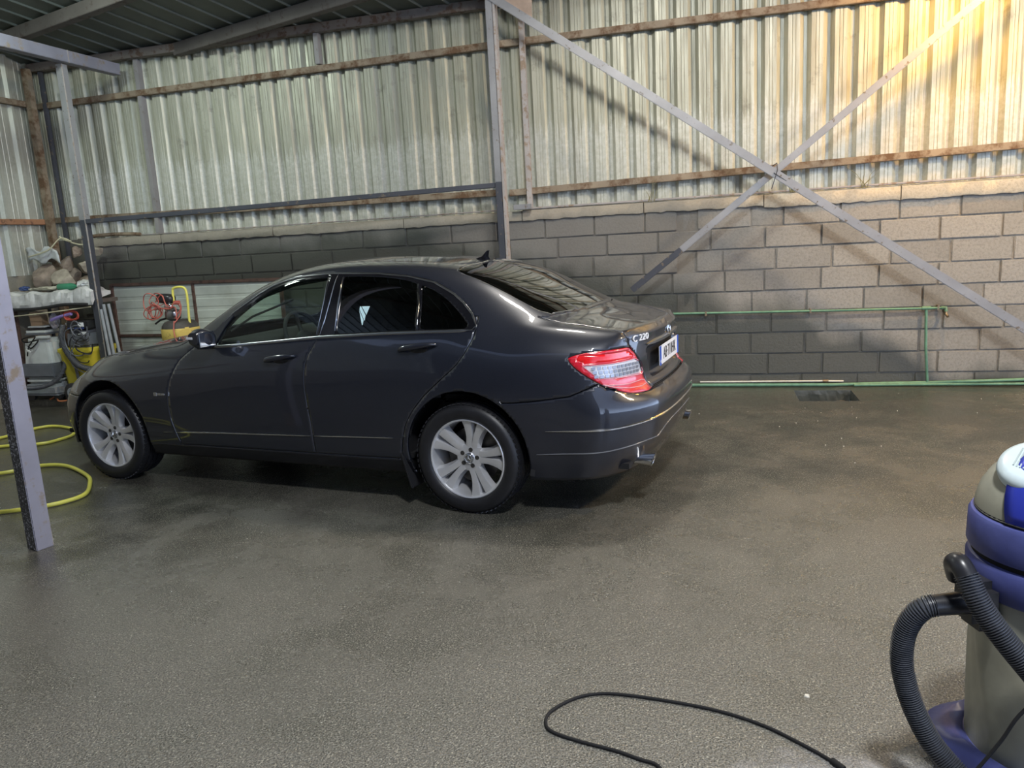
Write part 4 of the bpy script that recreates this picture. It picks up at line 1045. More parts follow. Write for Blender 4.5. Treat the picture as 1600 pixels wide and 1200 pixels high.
for s, fd, rd, fr in zip((1, -1), fdoors, rdoors, frames):
    side_strip('belt_moulding', BELT, .018, .005, M['dull_chrome'], s, fr)
    side_strip('window_surround', TRIMT, .012, .004, M['dull_chrome'], s, fr)
    side_strip('pillar_trim', [(.838, 1.03), (.848, 1.18), (.858, 1.335)], .010, .004, M['chrome'], s, fr)
    side_strip('pillar_trim', [(.290, 1.04), (.303, 1.17), (.338, 1.278)], .008, .004, M['chrome'], s, fr)
    side_strip('pillar_seam', [(.945, 1.01), (.925, 1.10), (.913, 1.20), (.905, 1.352)], .006, .002, M['dull_chrome'], s, fr)
    side_strip('glass_edge', [(.972, 1.01), (.962, 1.10), (.957, 1.20), (.966, 1.335)], .005, .002, M['dull_chrome'], s, fr)
    side_strip('door_moulding', [(2.24, .370), (2.162, .374)], .011, .005, M['dull_chrome'], s, body)
    side_strip('door_moulding', [(2.13, .374), (1.727, .386), (1.30, .396), (1.045, .402)], .011, .005, M['chrome'], s, fd)
    side_strip('door_moulding', [(1.018, .403), (.80, .410), (.46, .419)], .011, .005, M['chrome'], s, rd)
    # mirror sail
    b = bmesh.new(); tri = [(1.835, .936), (1.762, .942), (1.705, 1.052), (1.655, 1.120), (1.70, 1.105), (1.79, 1.025)]
    q = [side_pt(x, z, .004)[0] for x, z in tri]; q2 = [side_pt(x, z, .012)[0] for x, z in tri]
    a = [b.verts.new((p.x, p.y * s, p.z)) for p in q2]; c = [b.verts.new((p.x, p.y * s, p.z)) for p in q]
    b.faces.new(a)
    for k in range(len(a)): b.faces.new((a[k], c[k], c[(k + 1) % len(a)], a[(k + 1) % len(a)]))
    bmesh.ops.recalc_face_normals(b, faces=b.faces); cpart('mirror_sail', b, M['paint'], 40, fd)
    # badge on the wing
    p, n = side_pt(2.222, .628, .003)
    b = bmesh.new(); box(b, (p.x - .012, p.y * s, p.z), (.066, .006, .014), None, .002); box(b, (p.x + .038, p.y * s, p.z), (.030, .006, .024), None, .002, 1); cpart('wing_badge', b, M['chrome'], 40, body)
    # handles
    for (hx0, hx1, hz0, hz1, dr) in ((1.335, 1.105, .858, .888, fd), (.385, .150, .925, .955, rd)):
        pa, na = side_pt(hx0, hz0); pb, nb_ = side_pt(hx1, hz1); mid, nm = side_pt((hx0 + hx1) / 2, (hz0 + hz1) / 2 - .012)
        b = bmesh.new(); rings = []
        for k in range(13):
            t = k / 12; c = pa.lerp(pb, t) + nm * (.010 + .026 * math.sin(PI * t) ** .45)
            hw = .017 * (.45 + .55 * math.sin(PI * min(1, t + .12)) ** .5) ; dp = .010
            rings.append([Vector((c.x, (c.y + dp * math.cos(a)) * s, c.z + hw * math.sin(a))) for a in [2 * PI * j / 10 for j in range(10)]])
        sections(b, rings); bmesh.ops.recalc_face_normals(b, faces=b.faces); cpart('door_handle', b, M['paint'], 60, dr)
        b = bmesh.new(); c = mid; ellipsoid(b, (c.x, (c.y + .0015) * s, c.z + .004), (.062, .006, .026), 18, 8); cpart('handle_recess', b, M['black_gloss'], 60, dr)
    # door mirror
    b = bmesh.new(); rings = []
    for k in range(9):
        t = k / 8; yy = .862 + .165 * t; hh = (.046 + .020 * math.sin(PI * t)) * (1 - .35 * max(0, t - .75) * 4 * .5); dx = .050 * (.75 + .4 * math.sin(PI * min(1, t * 1.1))); zc = .990 + .022 * t
        xc = 1.745 - .012 * t
        rings.append([Vector((xc + dx * (math.copysign(abs(math.cos(a)) ** .7, math.cos(a))), yy * s, zc + hh * math.copysign(abs(math.sin(a)) ** .75, math.sin(a)))) for a in [2 * PI * j / 20 for j in range(20)]])
    sections(b, rings); bmesh.ops.recalc_face_normals(b, faces=b.faces); mr = cpart('door_mirror', b, M['paint'], 60)
    b = bmesh.new(); box(b, (1.690, .955 * s, 1.003), (.006, .13, .092), None, .02); cpart('mirror_glass', b, M['chrome'], 40, mr)
    b = bmesh.new(); box(b, (1.762, .90 * s, .950), (.06, .12, .025), None, .008); cpart('mirror_foot', b, M['black_gloss'], 40, mr)
    b = bmesh.new(); box(b, (1.76, 1.026 * s, 1.016), (.05, .006, .016), None, .002); cpart('indicator', b, M['clear_lens'], 40, mr)
    # mud flap behind / in front of the rear wheel
    b = bmesh.new(); box(b, (.392, .80 * s, .225), (.02, .15, .22), Matrix.Rotation(.25, 3, 'Y'), .006); cpart('mud_flap', b, M['rubber'], 40)
    # exhaust
    b = bmesh.new(); rings = []
    for xx, r1, r2 in ((-.80, .036, .026), (-.90, .040, .028), (-.965, .047, .034), (-.972, .049, .036), (-.970, .043, .030), (-.90, .038, .026)):
        rings.append([Vector((xx - .012 * math.sin(a), (.545 + r1 * math.cos(a)) * s, .282 + r2 * math.sin(a))) for a in [2 * PI * j / 24 for j in range(24)]])
    sections(b, rings, True, (True, True)); cpart('exhaust_tip', b, M['chrome'], 50)

# rear bumper strips, crease lines
def bump_pt(t, z, off):
    """t: 0 at the left wheel arch .. 1 centre .. 2 right arch, along the bumper at height z"""
    tt = t if t <= 1 else 2 - t; ang = tt * PI / 2
    o = Vector((-.30, 0, z)); d = Vector((-math.sin(ang), math.cos(ang) * .95, 0)).normalized()
    h, n, _, _ = SMOOTH.ray_cast(o + d * 2.5, -d)
    if h is None: return Vector((-1, 0, z)), Vector((-1, 0, 0))
    h = h + n * off
    if t > 1: h.y *= -1; n = Vector((n.x, -n.y, n.z))
    return h, n
def bstrip(name, pts, w, th, mat): return side_strip(name, pts, w, th, mat, 1, bumper, .001, .03, bump_pt)
bstrip('bumper_moulding', [(.12, .497), (.35, .503), (.6, .516), (1, .525), (1.4, .516), (1.65, .503), (1.88, .497)], .013, .006, M['chrome'])
M['grey_line'] = simple('light_grey_edge', (.30, .31, .34), .25, .6)
bstrip('apron_edge', [(.08, .366), (.35, .385), (.52, .398), (.60, .396)], .006, .004, M['grey_line'])
bstrip('apron_edge', [(.605, .392), (.64, .412), (.69, .436), (.76, .452), (.86, .459), (1, .462), (1.14, .459), (1.24, .452), (1.31, .436), (1.36, .412), (1.395, .392)], .006, .002, M['grey_line'])
# number plate, plinth, plate recess
Rb = Matrix(((0, 0, -1), (-1, 0, 0), (0, 1, 0)))         # text x -> -y, text y -> z, text z -> -x
def rear_m(p, tilt=.10): return Matrix.Translation(p) @ (Matrix.Rotation(tilt, 3, 'Y') @ Rb).to_4x4()
PX = -.962
M['plate_white'] = simple('plate_white', (.84, .84, .85), .3, 0, .03); M['plate_blue'] = simple('plate_blue', (.02, .10, .55), .3); M['plate_black'] = simple('plate_black', (.01, .01, .012), .4)
def rslab(name, y, z, w, h, th, mat, parent, x=PX, bev=.003, tilt=.0):
    b = bmesh.new(); box(b, (0, 0, 0), (th, w, h), None, bev); o = cpart(name, b, mat, 40, parent); o.location = (x, y, z); o.rotation_euler = (0, tilt, 0); return o
plate = rslab('number_plate', 0, .806, .52, .112, .006, M['plate_white'], lid, -.952)
props(plate, 'white number plate with blue ends')
for y, nm in ((.243, 'a'), (-.243, 'b')): rslab('plate_band', y, .806, .034, .110, .002, M['plate_blue'], plate, 0, .0005).location = (-.0035, y, 0)
text_mesh('plate_text', 'AB\u00b7710HK', .098, M['plate_black'], plate, rear_m((-.0042, 0, .001), 0), .0006, .80)
text_mesh('plate_text', 'AL', .026, M['plate_white'], plate, rear_m((-.0054, .243, -.034), 0), .0004, .9)
side_strip('boot_strip', [(.400 - .04 * k, .893 + .004 * math.cos((.40 - .04 * k) * 3)) for k in range(21)], .030, .016, M['dull_chrome'], 1, lid, -.002, .05, rear_pt)
# badge: ring with a three-pointed star; model lettering
def star(b, R_, c=(0, 0, 0), th=.004):
    for k in range(3):
        a = PI / 2 + k * 2 * PI / 3; tip = Vector((math.cos(a), math.sin(a), 0)) * R_; q = Vector((-math.sin(a), math.cos(a), 0)) * R_ * .14
        o_ = Vector(c); v = [b.verts.new(o_ + p) for p in (tip, q - tip * .06, -q - tip * .06)]; top = b.verts.new(o_ + Vector((0, 0, th)))
        b.faces.new((v[0], v[1], top)); b.faces.new((v[2], v[0], top)); b.faces.new((v[1], v[2], top))
b = bmesh.new(); tube(b, [(.036 * math.cos(a), .036 * math.sin(a), 0) for a in [2 * PI * k / 28 for k in range(28)]], .0038, 8, None, True); star(b, .035)
o = cpart('boot_badge', b, M['chrome'], 40, lid); p, n = rear_pt(0, .935, .004); o.matrix_local = rear_m(p, .10); props(o, 'chrome ring badge with a three-pointed star')
p1, n1 = rear_pt(.46, .940, .002)
rot = Matrix((Vector((.0, -1, 0)) - n1 * Vector((0, -1, 0)).dot(n1), Vector((0, 0, 1)) - n1 * n1.z, n1)); rot = Matrix([r.normalized() for r in rot]).transposed()
text_mesh('model_lettering', 'C 220', .050, M['plate_white'], lid, Matrix.Translation(p1) @ rot.to_4x4(), .003, 1.35)
# antenna fin
b = bmesh.new(); rings = []
for zz, l0, l1, w_ in ((0, -.05, .065, .020), (.012, -.045, .045, .014), (.022, -.040, .008, .006), (.058, -.046, -.030, .002)):
    rings.append([Vector((l0, 0, zz)), Vector(((l0 + l1) / 2 - .01, -w_, zz)), Vector((l1, 0, zz)), Vector(((l0 + l1) / 2 - .01, w_, zz))])
sections(b, rings); bmesh.ops.recalc_face_normals(b, faces=b.faces); o = cpart('antenna_fin', b, M['black_gloss'], 60); o.location = (.235, 0, top_pt(.235, 0)[0].z - .002)
# highlight along the roof's rear edge, modelled as a thin chrome strip
for s in (1, -1):
    b = bmesh.new(); P = [top_pt(.165 + .02 * (1 - abs(y / .5)) - .0, y * s, .0015)[0] for y in [.49 - .035 * k for k in range(14)]]
    tube(b, P, .0035, 5); cpart('roof_edge_highlight', b, M['chrome'], 60, bl)
# window sticker on the tinted rear door glass
def stick(pts, mat):
    b = bmesh.new(); v = []
    for x, z in pts: v.append(b.verts.new(side_pt(x, z, .0015)[0]))
    f = b.faces.new(v); b.normal_update()
    if f.normal.y < 0: f.normal_flip()
    return cpart('window_sticker', b, mat, None, rgl[0])
M['sticker'] = simple('pale_blue_sticker', (.62, .86, .90), .4)
stick([(.678, 1.166), (.622, 1.166), (.636, 1.118)], M['sticker']); stick([(.690, 1.166), (.683, 1.166), (.641, 1.116), (.641, 1.088), (.645, 1.088), (.690, 1.150)], M['sticker']); stick([(.6925, 1.148), (.649, 1.088), (.650, 1.062), (.656, 1.062)], M['sticker'])

# ---- wheels
def wheel_meshes():
    R_RIM = .2285
    # barrel and lip (outer side +y)
    prof = [(.2285, .000), (.2290, .004), (.2240, .007), (.2180, .004), (.2150, -.004), (.2120, -.030), (.2060, -.060), (.2010, -.120), (.2030, -.170), (.2250, -.190), (.2290, -.195)]
    b = bmesh.new(); lathe(b, prof, 60, 'Y'); bmesh.ops.recalc_face_normals(b, faces=b.faces)
    # five double spokes
    RS = [.058, .075, .095, .120, .150, .180, .205, .2165]
    half = [.54, .48, .375, .318, .305, .315, .335, .345]           # outer half angle
    slit = [0, 0, .015, .036, .056, .074, .090, .096]                # inner slit half angle
    yf = [-.030, -.028, -.025, -.022, -.017, -.012, -.006, -.003]
    for k in range(5):
        a0 = math.radians(104) + k * 2 * PI / 5
        for sg in (1, -1):
            rings = []
            for r_, h_, s_, y_ in zip(RS, half, slit, yf):
                ao, ai = a0 + sg * h_, a0 + sg * s_; am = a0 + sg * (h_ * .55 + s_ * .45)
                bo = a0 + sg * (h_ + .012 / r_); bi = a0 + sg * max(0, s_ - .010 / r_)
                P = lambda a, y: Vector((r_ * math.cos(a), y, r_ * math.sin(a)))
                rings.append([P(ai, y_ - .003), P(am, y_), P(ao, y_ - .004), P(bo, y_ - .042), P(bi, y_ - .042)])
            sections(b, rings)
    hub = [(.0, -.026), (.030, -.026), (.034, -.029), (.062, -.030), (.078, -.034), (.080, -.070), (.05, -.075)]
    lathe(b, hub, 40, 'Y')
    bmesh.ops.recalc_face_normals(b, faces=b.faces)
    me = bpy.data.meshes.new('wheel_rim'); b.to_mesh(me); b.free(); smooth(me, 32); me.materials.append(M['alloy'])
    rim = me
    # tyre
    b = bmesh.new(); prof = [(.2225, -.004), (.2290, .006), (.2330, .010), (.2450, .017), (.2650, .021), (.2850, .018), (.3000, .010), (.3110, -.004), (.3160, -.024),
            (.3168, -.040), (.3100, -.0405), (.3100, -.048), (.3170, -.0485), (.3174, -.078), (.3100, -.0785), (.3100, -.087), (.3174, -.0875), (.3174, -.118), (.3100, -.1185), (.3100, -.127), (.3170, -.1275),
            (.3160, -.165), (.3100, -.185), (.2850, -.202), (.2500, -.200), (.2290, -.192)]
    lathe(b, prof, 84, 'Y'); bmesh.ops.recalc_face_normals(b, faces=b.faces)
    me = bpy.data.meshes.new('tyre'); b.to_mesh(me); b.free(); smooth(me, 40); me.materials.append(M['tyre']); tyre = me
    # tread blocks on the shoulders
    b = bmesh.new()
    for k in range(64):
        a = 2 * PI * k / 64
        for yy in (-.012, -.172):
            c = Vector((.3145 * math.cos(a), yy, .3145 * math.sin(a))); box(b, c, (.006, .030, .020), Matrix.Rotation(-a, 3, 'Y') @ Matrix.Rotation(.25, 3, 'X'))
    me = bpy.data.meshes.new('tread_blocks'); b.to_mesh(me); b.free(); me.materials.append(M['tyre']); tread = me
    b = bmesh.new(); lathe(b, [(0, -.098), (.16, -.098), (.16, -.11), (0, -.11)], 40, 'Y'); bmesh.ops.recalc_face_normals(b, faces=b.faces)
    me = bpy.data.meshes.new('brake_disc'); b.to_mesh(me); b.free(); smooth(me, 30); me.materials.append(M['disc']); disc = me
    b = bmesh.new(); lathe(b, [(0, -.0145), (.022, -.0150), (.0285, -.018), (.030, -.028)], 28, 'Y'); bmesh.ops.recalc_face_normals(b, faces=b.faces)
    me = bpy.data.meshes.new('hub_cap'); b.to_mesh(me); b.free(); smooth(me, 40); me.materials.append(M['dull_chrome']); cap = me
    b = bmesh.new(); star(b, .019, (0, 0, 0), .003); tube(b, [(.0215 * math.cos(a), .0215 * math.sin(a), 0) for a in [2 * PI * k / 24 for k in range(24)]], .0016, 6, None, True)
    me = bpy.data.meshes.new('hub_star'); b.to_mesh(me); b.free(); me.materials.append(M['chrome']); st_ = me
    for v in me.vertices: v.co = Vector((-v.co.x, v.co.z - .0145, v.co.y))
    b = bmesh.new(); lathe(b, [(0, .004), (.008, .004), (.0085, 0), (.0125, .001), (.0125, -.008)], 6 * 3, 'Y'); bmesh.ops.recalc_face_normals(b, faces=b.faces)
    me = bpy.data.meshes.new('wheel_bolt'); b.to_mesh(me); b.free(); smooth(me, 30); me.materials.append(M['disc']); bolt = me
    return rim, tyre, tread, disc, cap, st_, bolt
WM = wheel_meshes()
for ax, rot_ in ((0.0, 0.0), (2.76, .02)):
    for s in (1, -1):
        w = link('wheel', WM[0], None, car); w.location = (ax, .868 * s, .317); w.rotation_euler = (0, rot_, 0 if s > 0 else PI)
        for nm, me in (('tyre', WM[1]), ('tread_blocks', WM[2]), ('brake_disc', WM[3]), ('hub_cap', WM[4]), ('hub_star', WM[5])):
            o = link(nm, me, None, w)
            if nm == 'tread_blocks': o['kind'] = 'stuff'
        for k in range(5):
            a = math.radians(104) + k * 2 * PI / 5; o = link('wheel_bolt', WM[6], None, w); o.location = (.048 * math.cos(a), -.028, .048 * math.sin(a))

# ---- interior seen through the glass
for s in (1, -1):
    b = bmesh.new(); box(b, (1.02, .37 * s, .46), (.50, .48, .16), None, .04); cpart('front_seat', b, M['seat'], 40)
    b = bmesh.new(); box(b, (.74, .37 * s, .78), (.14, .46, .60), Matrix.Rotation(-.30, 3, 'Y'), .05); box(b, (.615, .37 * s, 1.13), (.08, .24, .15), Matrix.Rotation(-.2, 3, 'Y'), .03); cpart('seat_back', b, M['seat'], 40)
b = bmesh.new(); box(b, (.05, 0, .52), (.5, 1.25, .2), None, .04); box(b, (-.22, 0, .80), (.14, 1.25, .56), Matrix.Rotation(-.35, 3, 'Y'), .05); cpart('rear_seat', b, M['seat'], 40)
b = bmesh.new()
rings = [[Vector((x, y, z)) for x, z in ((1.50, .72), (1.52, .90), (1.60, .955 + .015 * math.cos(y * 4)), (1.80, .955), (2.05, .93), (2.06, .60), (1.60, .55))] for y in [-.72 + .12 * k for k in range(13)]]
sections(b, rings); bmesh.ops.recalc_face_normals(b, faces=b.faces); cpart('dashboard', b, M['interior'], 50)
b = bmesh.new(); tm = Matrix.Translation((1.40, .37, .93)) @ Matrix.Rotation(math.radians(-66), 4, 'Y')
tube(b, [tm @ Vector((.185 * math.cos(a), .185 * math.sin(a), 0)) for a in [2 * PI * k / 36 for k in range(36)]], .014, 8, None, True)
for a in (0, PI, PI * 1.5): tube(b, [tm @ Vector((.18 * math.cos(a), .18 * math.sin(a), 0)), tm @ Vector((.03 * math.cos(a), .03 * math.sin(a), -.02))], .014, 6)
ellipsoid(b, tm @ Vector((0, 0, -.02)), (.05, .07, .06)); tube(b, [tm @ Vector((0, 0, -.02)), tm @ Vector((0, 0, -.2))], .03, 8); cpart('steering_wheel', b, M['interior'], 50)
b = bmesh.new(); box(b, (1.22, 0, 1.285), (.03, .22, .065), None, .015); box(b, (1.25, 0, 1.34), (.03, .03, .08)); cpart('interior_mirror', b, M['interior'], 40)
b = bmesh.new(); tube(b, [(1.98, .44, .985), (1.90, .30, 1.07), (1.86, -.1, 1.15)], .008, 6); cpart('wiper', b, M['black'], 40)
for s in (1, -1):
    P = [(1.93, .63 * s, 1.0), (1.72, .615 * s, 1.145), (1.52, .60 * s, 1.24), (1.30, .575 * s, 1.305), (1.0, .565 * s, 1.34), (.6, .56 * s, 1.34), (.3, .565 * s, 1.29), (.0, .60 * s, 1.18), (-.3, .62 * s, 1.04)]
    b = bmesh.new(); tube(b, P, .022, 8); cpart('roof_lining_rail', b, M['interior'], 60)
    b = bmesh.new(); tube(b, [(.90, .70 * s, .95), (.90, .66 * s, 1.15), (.88, .575 * s, 1.34)], .035, 8); cpart('door_pillar', b, M['interior'], 60)
b = bmesh.new()
rings = [[top_pt(x, y, -.03)[0] for y in (-.52, -.3, 0, .3, .52)] for x in (1.22, 1.0, .7, .4, .2)]
sections(b, rings, False); cpart('headliner', b, M['interior'], 60)
b = bmesh.new(); box(b, (-.38, 0, .96), (.40, 1.15, .02), None, .005); cpart('parcel_shelf', b, M['seat'], 40)
bm.free()
# ---------------------------------------------------------------- wet-and-dry vacuum in the right foreground
M['vac_grey'] = simple('grubby_grey_plastic', (.34, .33, .26), .45, 0, .22, 6, .15, 50)
M['vac_blue'] = simple('scuffed_blue_plastic', (.070, .082, .25), .45, 0, .25, 9, .15, 60)
M['vac_blue2'] = simple('bright_blue_plastic', (.028, .045, .42), .35, 0, .12, 9)
M['hose'] = simple('ribbed_hose_plastic', (.060, .064, .074), .38, 0, .2, 20)
M['blackplastic'] = simple('black_plastic', (.022, .022, .025), .32, 0, .2, 20)
M['vent'] = simple('pale_translucent_plastic', (.66, .76, .78), .3, 0, .08, 9)
VX, VY = .862, -5.452
vac = thing('vacuum_cleaner', 'large grey and blue drum vacuum cleaner at the right edge of the photo', 'vacuum cleaner', (VX, VY, 0))
def seg_ring(r, z, n=64): return [Vector((r * math.cos(2 * PI * k / n), r * math.sin(2 * PI * k / n), z)) for k in range(n)]
# drum: slightly wider at the top, moulded spiral flutes
b = bmesh.new(); rings = []
for i in range(15):
    t = i / 14; z = .095 + .475 * t; r0 = .193 + .010 * t; ring = []
    for k in range(96):
        a = 2 * PI * k / 96; ph = (a * 5 / (2 * PI) + t * .55) % 1
        dr = -.008 * max(0, min(1, (ph - .5) * 9)) * max(0, min(1, (1 - ph) * 9)) * min(1, t * 8) * min(1, (1 - t) * 9)
        ring.append(Vector(((r0 + dr) * math.cos(a), (r0 + dr) * math.sin(a), z)))
    rings.append(ring)
rings.insert(0, [Vector((v.x * .93, v.y * .93, .085)) for v in rings[0]])
sections(b, rings); bm_obj('drum', b, M['vac_grey'], vac, 35)
lathe_obj('lower_band', [(.196, .540), (.206, .545), (.213, .556), (.214, .622), (.209, .632), (.200, .636)], M['vac_blue'], vac, 72)
lathe_obj('band_groove', [(.202, .630), (.203, .655)], M['black'], vac, 64)
lathe_obj('upper_band', [(.200, .648), (.210, .651), (.214, .660), (.212, .735), (.206, .745), (.196, .748)], M['vac_blue'], vac, 72)
lathe_obj('band_groove', [(.198, .744), (.199, .757)], M['black'], vac, 64)
head = lathe_obj('motor_head', [(.199, .752), (.197, .775), (.186, .812), (.166, .845), (.140, .872), (.118, .895), (.095, .905), (.0, .908)], M['vac_grey'], vac, 72, shade=50)
# blue crescent cover that sweeps over the head, pale vent cap on top
b = bmesh.new(); rings = []
for i in range(11):
    t = i / 12; ring = []
    for j in range(17):
        q = j / 16; a = math.radians(201 + 118 * q); spread = 1
        z = .757 + (.925 - .757) * math.sin(t * PI / 2); r = .204 * math.cos(t * PI / 2 * .80)
        a += math.radians(12 - 16 * t)
        ring.append(Vector((r * math.cos(a), r * math.sin(a), z)))
    rings.append(ring)
sections(b, rings, False)
o = bm_obj('head_cover', b, M['vac_blue2'], vac, 50); solid(o, .006)
vb = thing_cap = lathe_obj('vent_cap', [(.0, .028), (.066, .026), (.082, .018), (.088, .004), (.086, -.012)], M['vent'], vac, 48, shade=50)
vb.location = (-.088, -.055, .880); vb.rotation_euler = Vector((-.27, -.36, .90)).to_track_quat('Z', 'Y').to_euler()
b = bmesh.new()
for k in range(11): box(b, (-.040 + .008 * k, 0, .0275), (.0035, .085 * math.cos((k - 5) / 7.5), .003))
sl = bm_obj('vent_slats', b, simple('vent_slat_grey', (.45, .52, .52), .5), vb); sl['kind'] = 'stuff'
tube_obj('carry_handle', [(.02, -.11, .885), (.03, -.10, .945), (.045, 0, .965), (.03, .10, .945), (.02, .11, .885)], .016, M['vac_blue2'], vac, 12)
# base tray with castors
b = bmesh.new(); rings = []
def tray(r, z, wob=.035): return [Vector(((r + wob * math.cos(4 * a + .6)) * math.cos(a), (r + wob * math.cos(4 * a + .6)) * math.sin(a), z)) for a in [2 * PI * k / 72 for k in range(72)]]
sections(b, [tray(.235, .048), tray(.262, .055), tray(.268, .080), tray(.255, .105), tray(.222, .118, .01), tray(.200, .104, .0), tray(.196, .098, 0)])
bm_obj('base_tray', b, M['vac_blue'], vac, 50)
for k in range(4):
    a = (2 * PI * k - .6 * 1) / 4; a = -.15 + k * PI / 2
    c = Vector((.262 * math.cos(a), .262 * math.sin(a), 0))
    w = lathe_obj('castor', [(.0, -.014), (.024, -.014), (.029, -.008), (.029, .008), (.024, .014), (0, .014)], M['blackplastic'], vac, 20, 'Y'); w.location = (c.x, c.y, .030)
    box_obj('castor_fork', (c.x, c.y, .057), (.022, .040, .022), M['blackplastic'], vac, None, .003)

# hose inlet on the drum, facing left
ia = math.radians(199)
Ri = Matrix.Rotation(ia, 3, 'Z')
b = bmesh.new(); box(b, Ri @ Vector((.222, 0, .530)), (.075, .115, .135), Ri, .022); bm_obj('inlet_housing', b, M['blackplastic'], vac, 40)
tube_obj('inlet_spout', [(-.235, -.092, .533), (-.285, -.110, .533), (-.325, -.120, .531)], lambda t: .030 - .004 * t, M['blackplastic'], vac, 20)
hs = [(-.320, -.119, .531), (-.345, -.120, .522), (-.368, -.115, .492), (-.385, -.108, .440), (-.388, -.105, .365), (-.374, -.108, .290), (-.350, -.116, .220), (-.314, -.130, .150), (-.268, -.155, .100), (-.215, -.20, .062), (-.14, -.245, .045), (-.02, -.285, .040), (.10, -.30, .040)]
tube_obj('suction_hose', catmull(hs, 8), .0262, M['hose'], vac, 18, (.0062, .0050), shade=25)
hs = [(-.262, -.088, .600), (-.275, -.105, .640), (-.272, -.135, .652), (-.260, -.158, .628)]
tube_obj('hose_elbow', catmull(hs, 6), .026, M['blackplastic'], vac, 16)
hs = [(-.262, -.152, .632), (-.246, -.172, .590), (-.222, -.186, .545), (-.184, -.200, .490), (-.134, -.212, .426), (-.075, -.225, .352), (0, -.232, .29), (.10, -.232, .24), (.2, -.18, .22)]
tube_obj('upper_hose', catmull(hs, 8), .0262, M['hose'], vac, 18, (.0062, .0050), shade=25)
tube_obj('power_cord', catmull([(-.02, -.218, .44), (-.135, -.212, .319), (-.180, -.205, .224), (-.228, -.200, .134), (-.262, -.20, .085), (-.32, -.215, .02), (-.36, -.25, .008)], 6), .0045, M['black'], vac, 8)
# black cable on the floor
cb = thing('power_cable', 'thin black power cable looped on the floor at the bottom centre', 'cable')
pts = [(-.10, -5.72), (-.156, -5.609), (-.213, -5.585), (-.29, -5.558), (-.409, -5.531), (-.49, -5.501), (-.517, -5.463), (-.517, -5.412), (-.482, -5.353), (-.427, -5.301), (-.356, -5.274), (-.271, -5.272), (-.157, -5.282), (-.035, -5.301), (.062, -5.329), (.154, -5.372), (.24, -5.434), (.318, -5.501), (.40, -5.60), (.50, -5.70)]
tube_obj('cable_run', catmull([(x, y, .006) for x, y in pts], 6), .0052, M['black'], cb, 8)
tube_obj('cable_join', [(.318, -5.501, .009), (.345, -5.534, .009)], .009, M['black'], cb, 8)
# yellow hoses on the wet floor at the left
M['yellow_hose'] = simple('yellow_hose', (.60, .56, .09), .35, 0, .12, 6)
yh = thing('garden_hose', 'yellow hose looping out on the floor just behind the lilac foreground post', 'hose')
tube_obj('hose_run', catmull([(x, y, .016) for x, y in [(-6.6, -3.6), (-5.6, -3.28), (-5.10, -3.22), (-4.96, -3.03), (-4.72, -3.0), (-4.33, -3.21), (-4.13, -3.40), (-3.99, -3.6), (-4.02, -3.76), (-4.12, -3.86), (-4.29, -3.96), (-4.8, -4.17), (-5.4, -4.2)]], 8), .014, M['yellow_hose'], yh, 10)
tube_obj('hose_run', catmull([(x, y, .014) for x, y in [(-5.2, -4.12), (-4.75, -4.12), (-4.30, -4.00)]], 6), .010, M['yellow_hose'], yh, 8)
yh2 = thing('garden_hose', 'smaller yellow hose loop on the floor beside the front wheel of the car', 'hose')
tube_obj('hose_run', catmull([(x, y, .014) for x, y in [(-6.9, -2.9), (-6.2, -2.33), (-6.14, -1.98), (-6.02, -1.81), (-5.70, -1.90), (-5.50, -2.10), (-5.48, -2.27), (-5.55, -2.42), (-5.93, -2.55), (-6.6, -3.0)]], 8), .014, M['yellow_hose'], yh2, 10)

# ---------------------------------------------------------------- framed panel leaning on the wall
M['old_white'] = worn('grimy_white_sheet', (.50, .54, .49), (.34, .35, .30), .55, .1, .55, .75, 2.5, .1)
pn = thing('panel_gate', 'rust framed grimy white sheet panel leaning on the block wall', 'panel', (0, 0, 0))
YP = -.10
def pz(x, z, y=YP): return (x, y, z)
beam('frame_rail', pz(-6.62, 1.235), pz(-4.48, 1.215), .035, .035, M['rust'], pn)
beam('frame_rail', pz(-6.68, .655), pz(-5.60, .645), .035, .03, M['rust'], pn)
beam('frame_rail', pz(-6.68, .06), pz(-4.48, .06), .035, .035, M['rust'], pn)
beam('frame_stile', pz(-6.63, 0), pz(-6.63, 1.245), .035, .04, M['rust'], pn)
beam('frame_stile', pz(-5.575, 0), pz(-5.565, 1.235), .03, .03, M['rust'], pn)
beam('frame_stile', pz(-4.48, 0), pz(-4.48, 1.225), .035, .035, M['rust'], pn)
def ribbed(x0, x1, z0, z1):
    b = bmesh.new(); n = 9; P = []
    for i in range(n):
        a = z0 + (z1 - z0) * i / n; h = (z1 - z0) / n
        P += [(0, a), (0, a + h * .62), (.004, a + h * .70), (.004, a + h * .92)]
    P.append((0, z1)); A = [b.verts.new((x0, YP + .006 + y, z)) for y, z in P]; B = [b.verts.new((x1, YP + .006 + y, z)) for y, z in P]
    for i in range(len(P) - 1): b.faces.new((A[i], B[i], B[i + 1], A[i + 1]))
    return bm_obj('sheet_panel', b, M['old_white'], pn)
ribbed(-6.62, -5.58, .06, 1.225); ribbed(-5.56, -4.49, .06, 1.215)

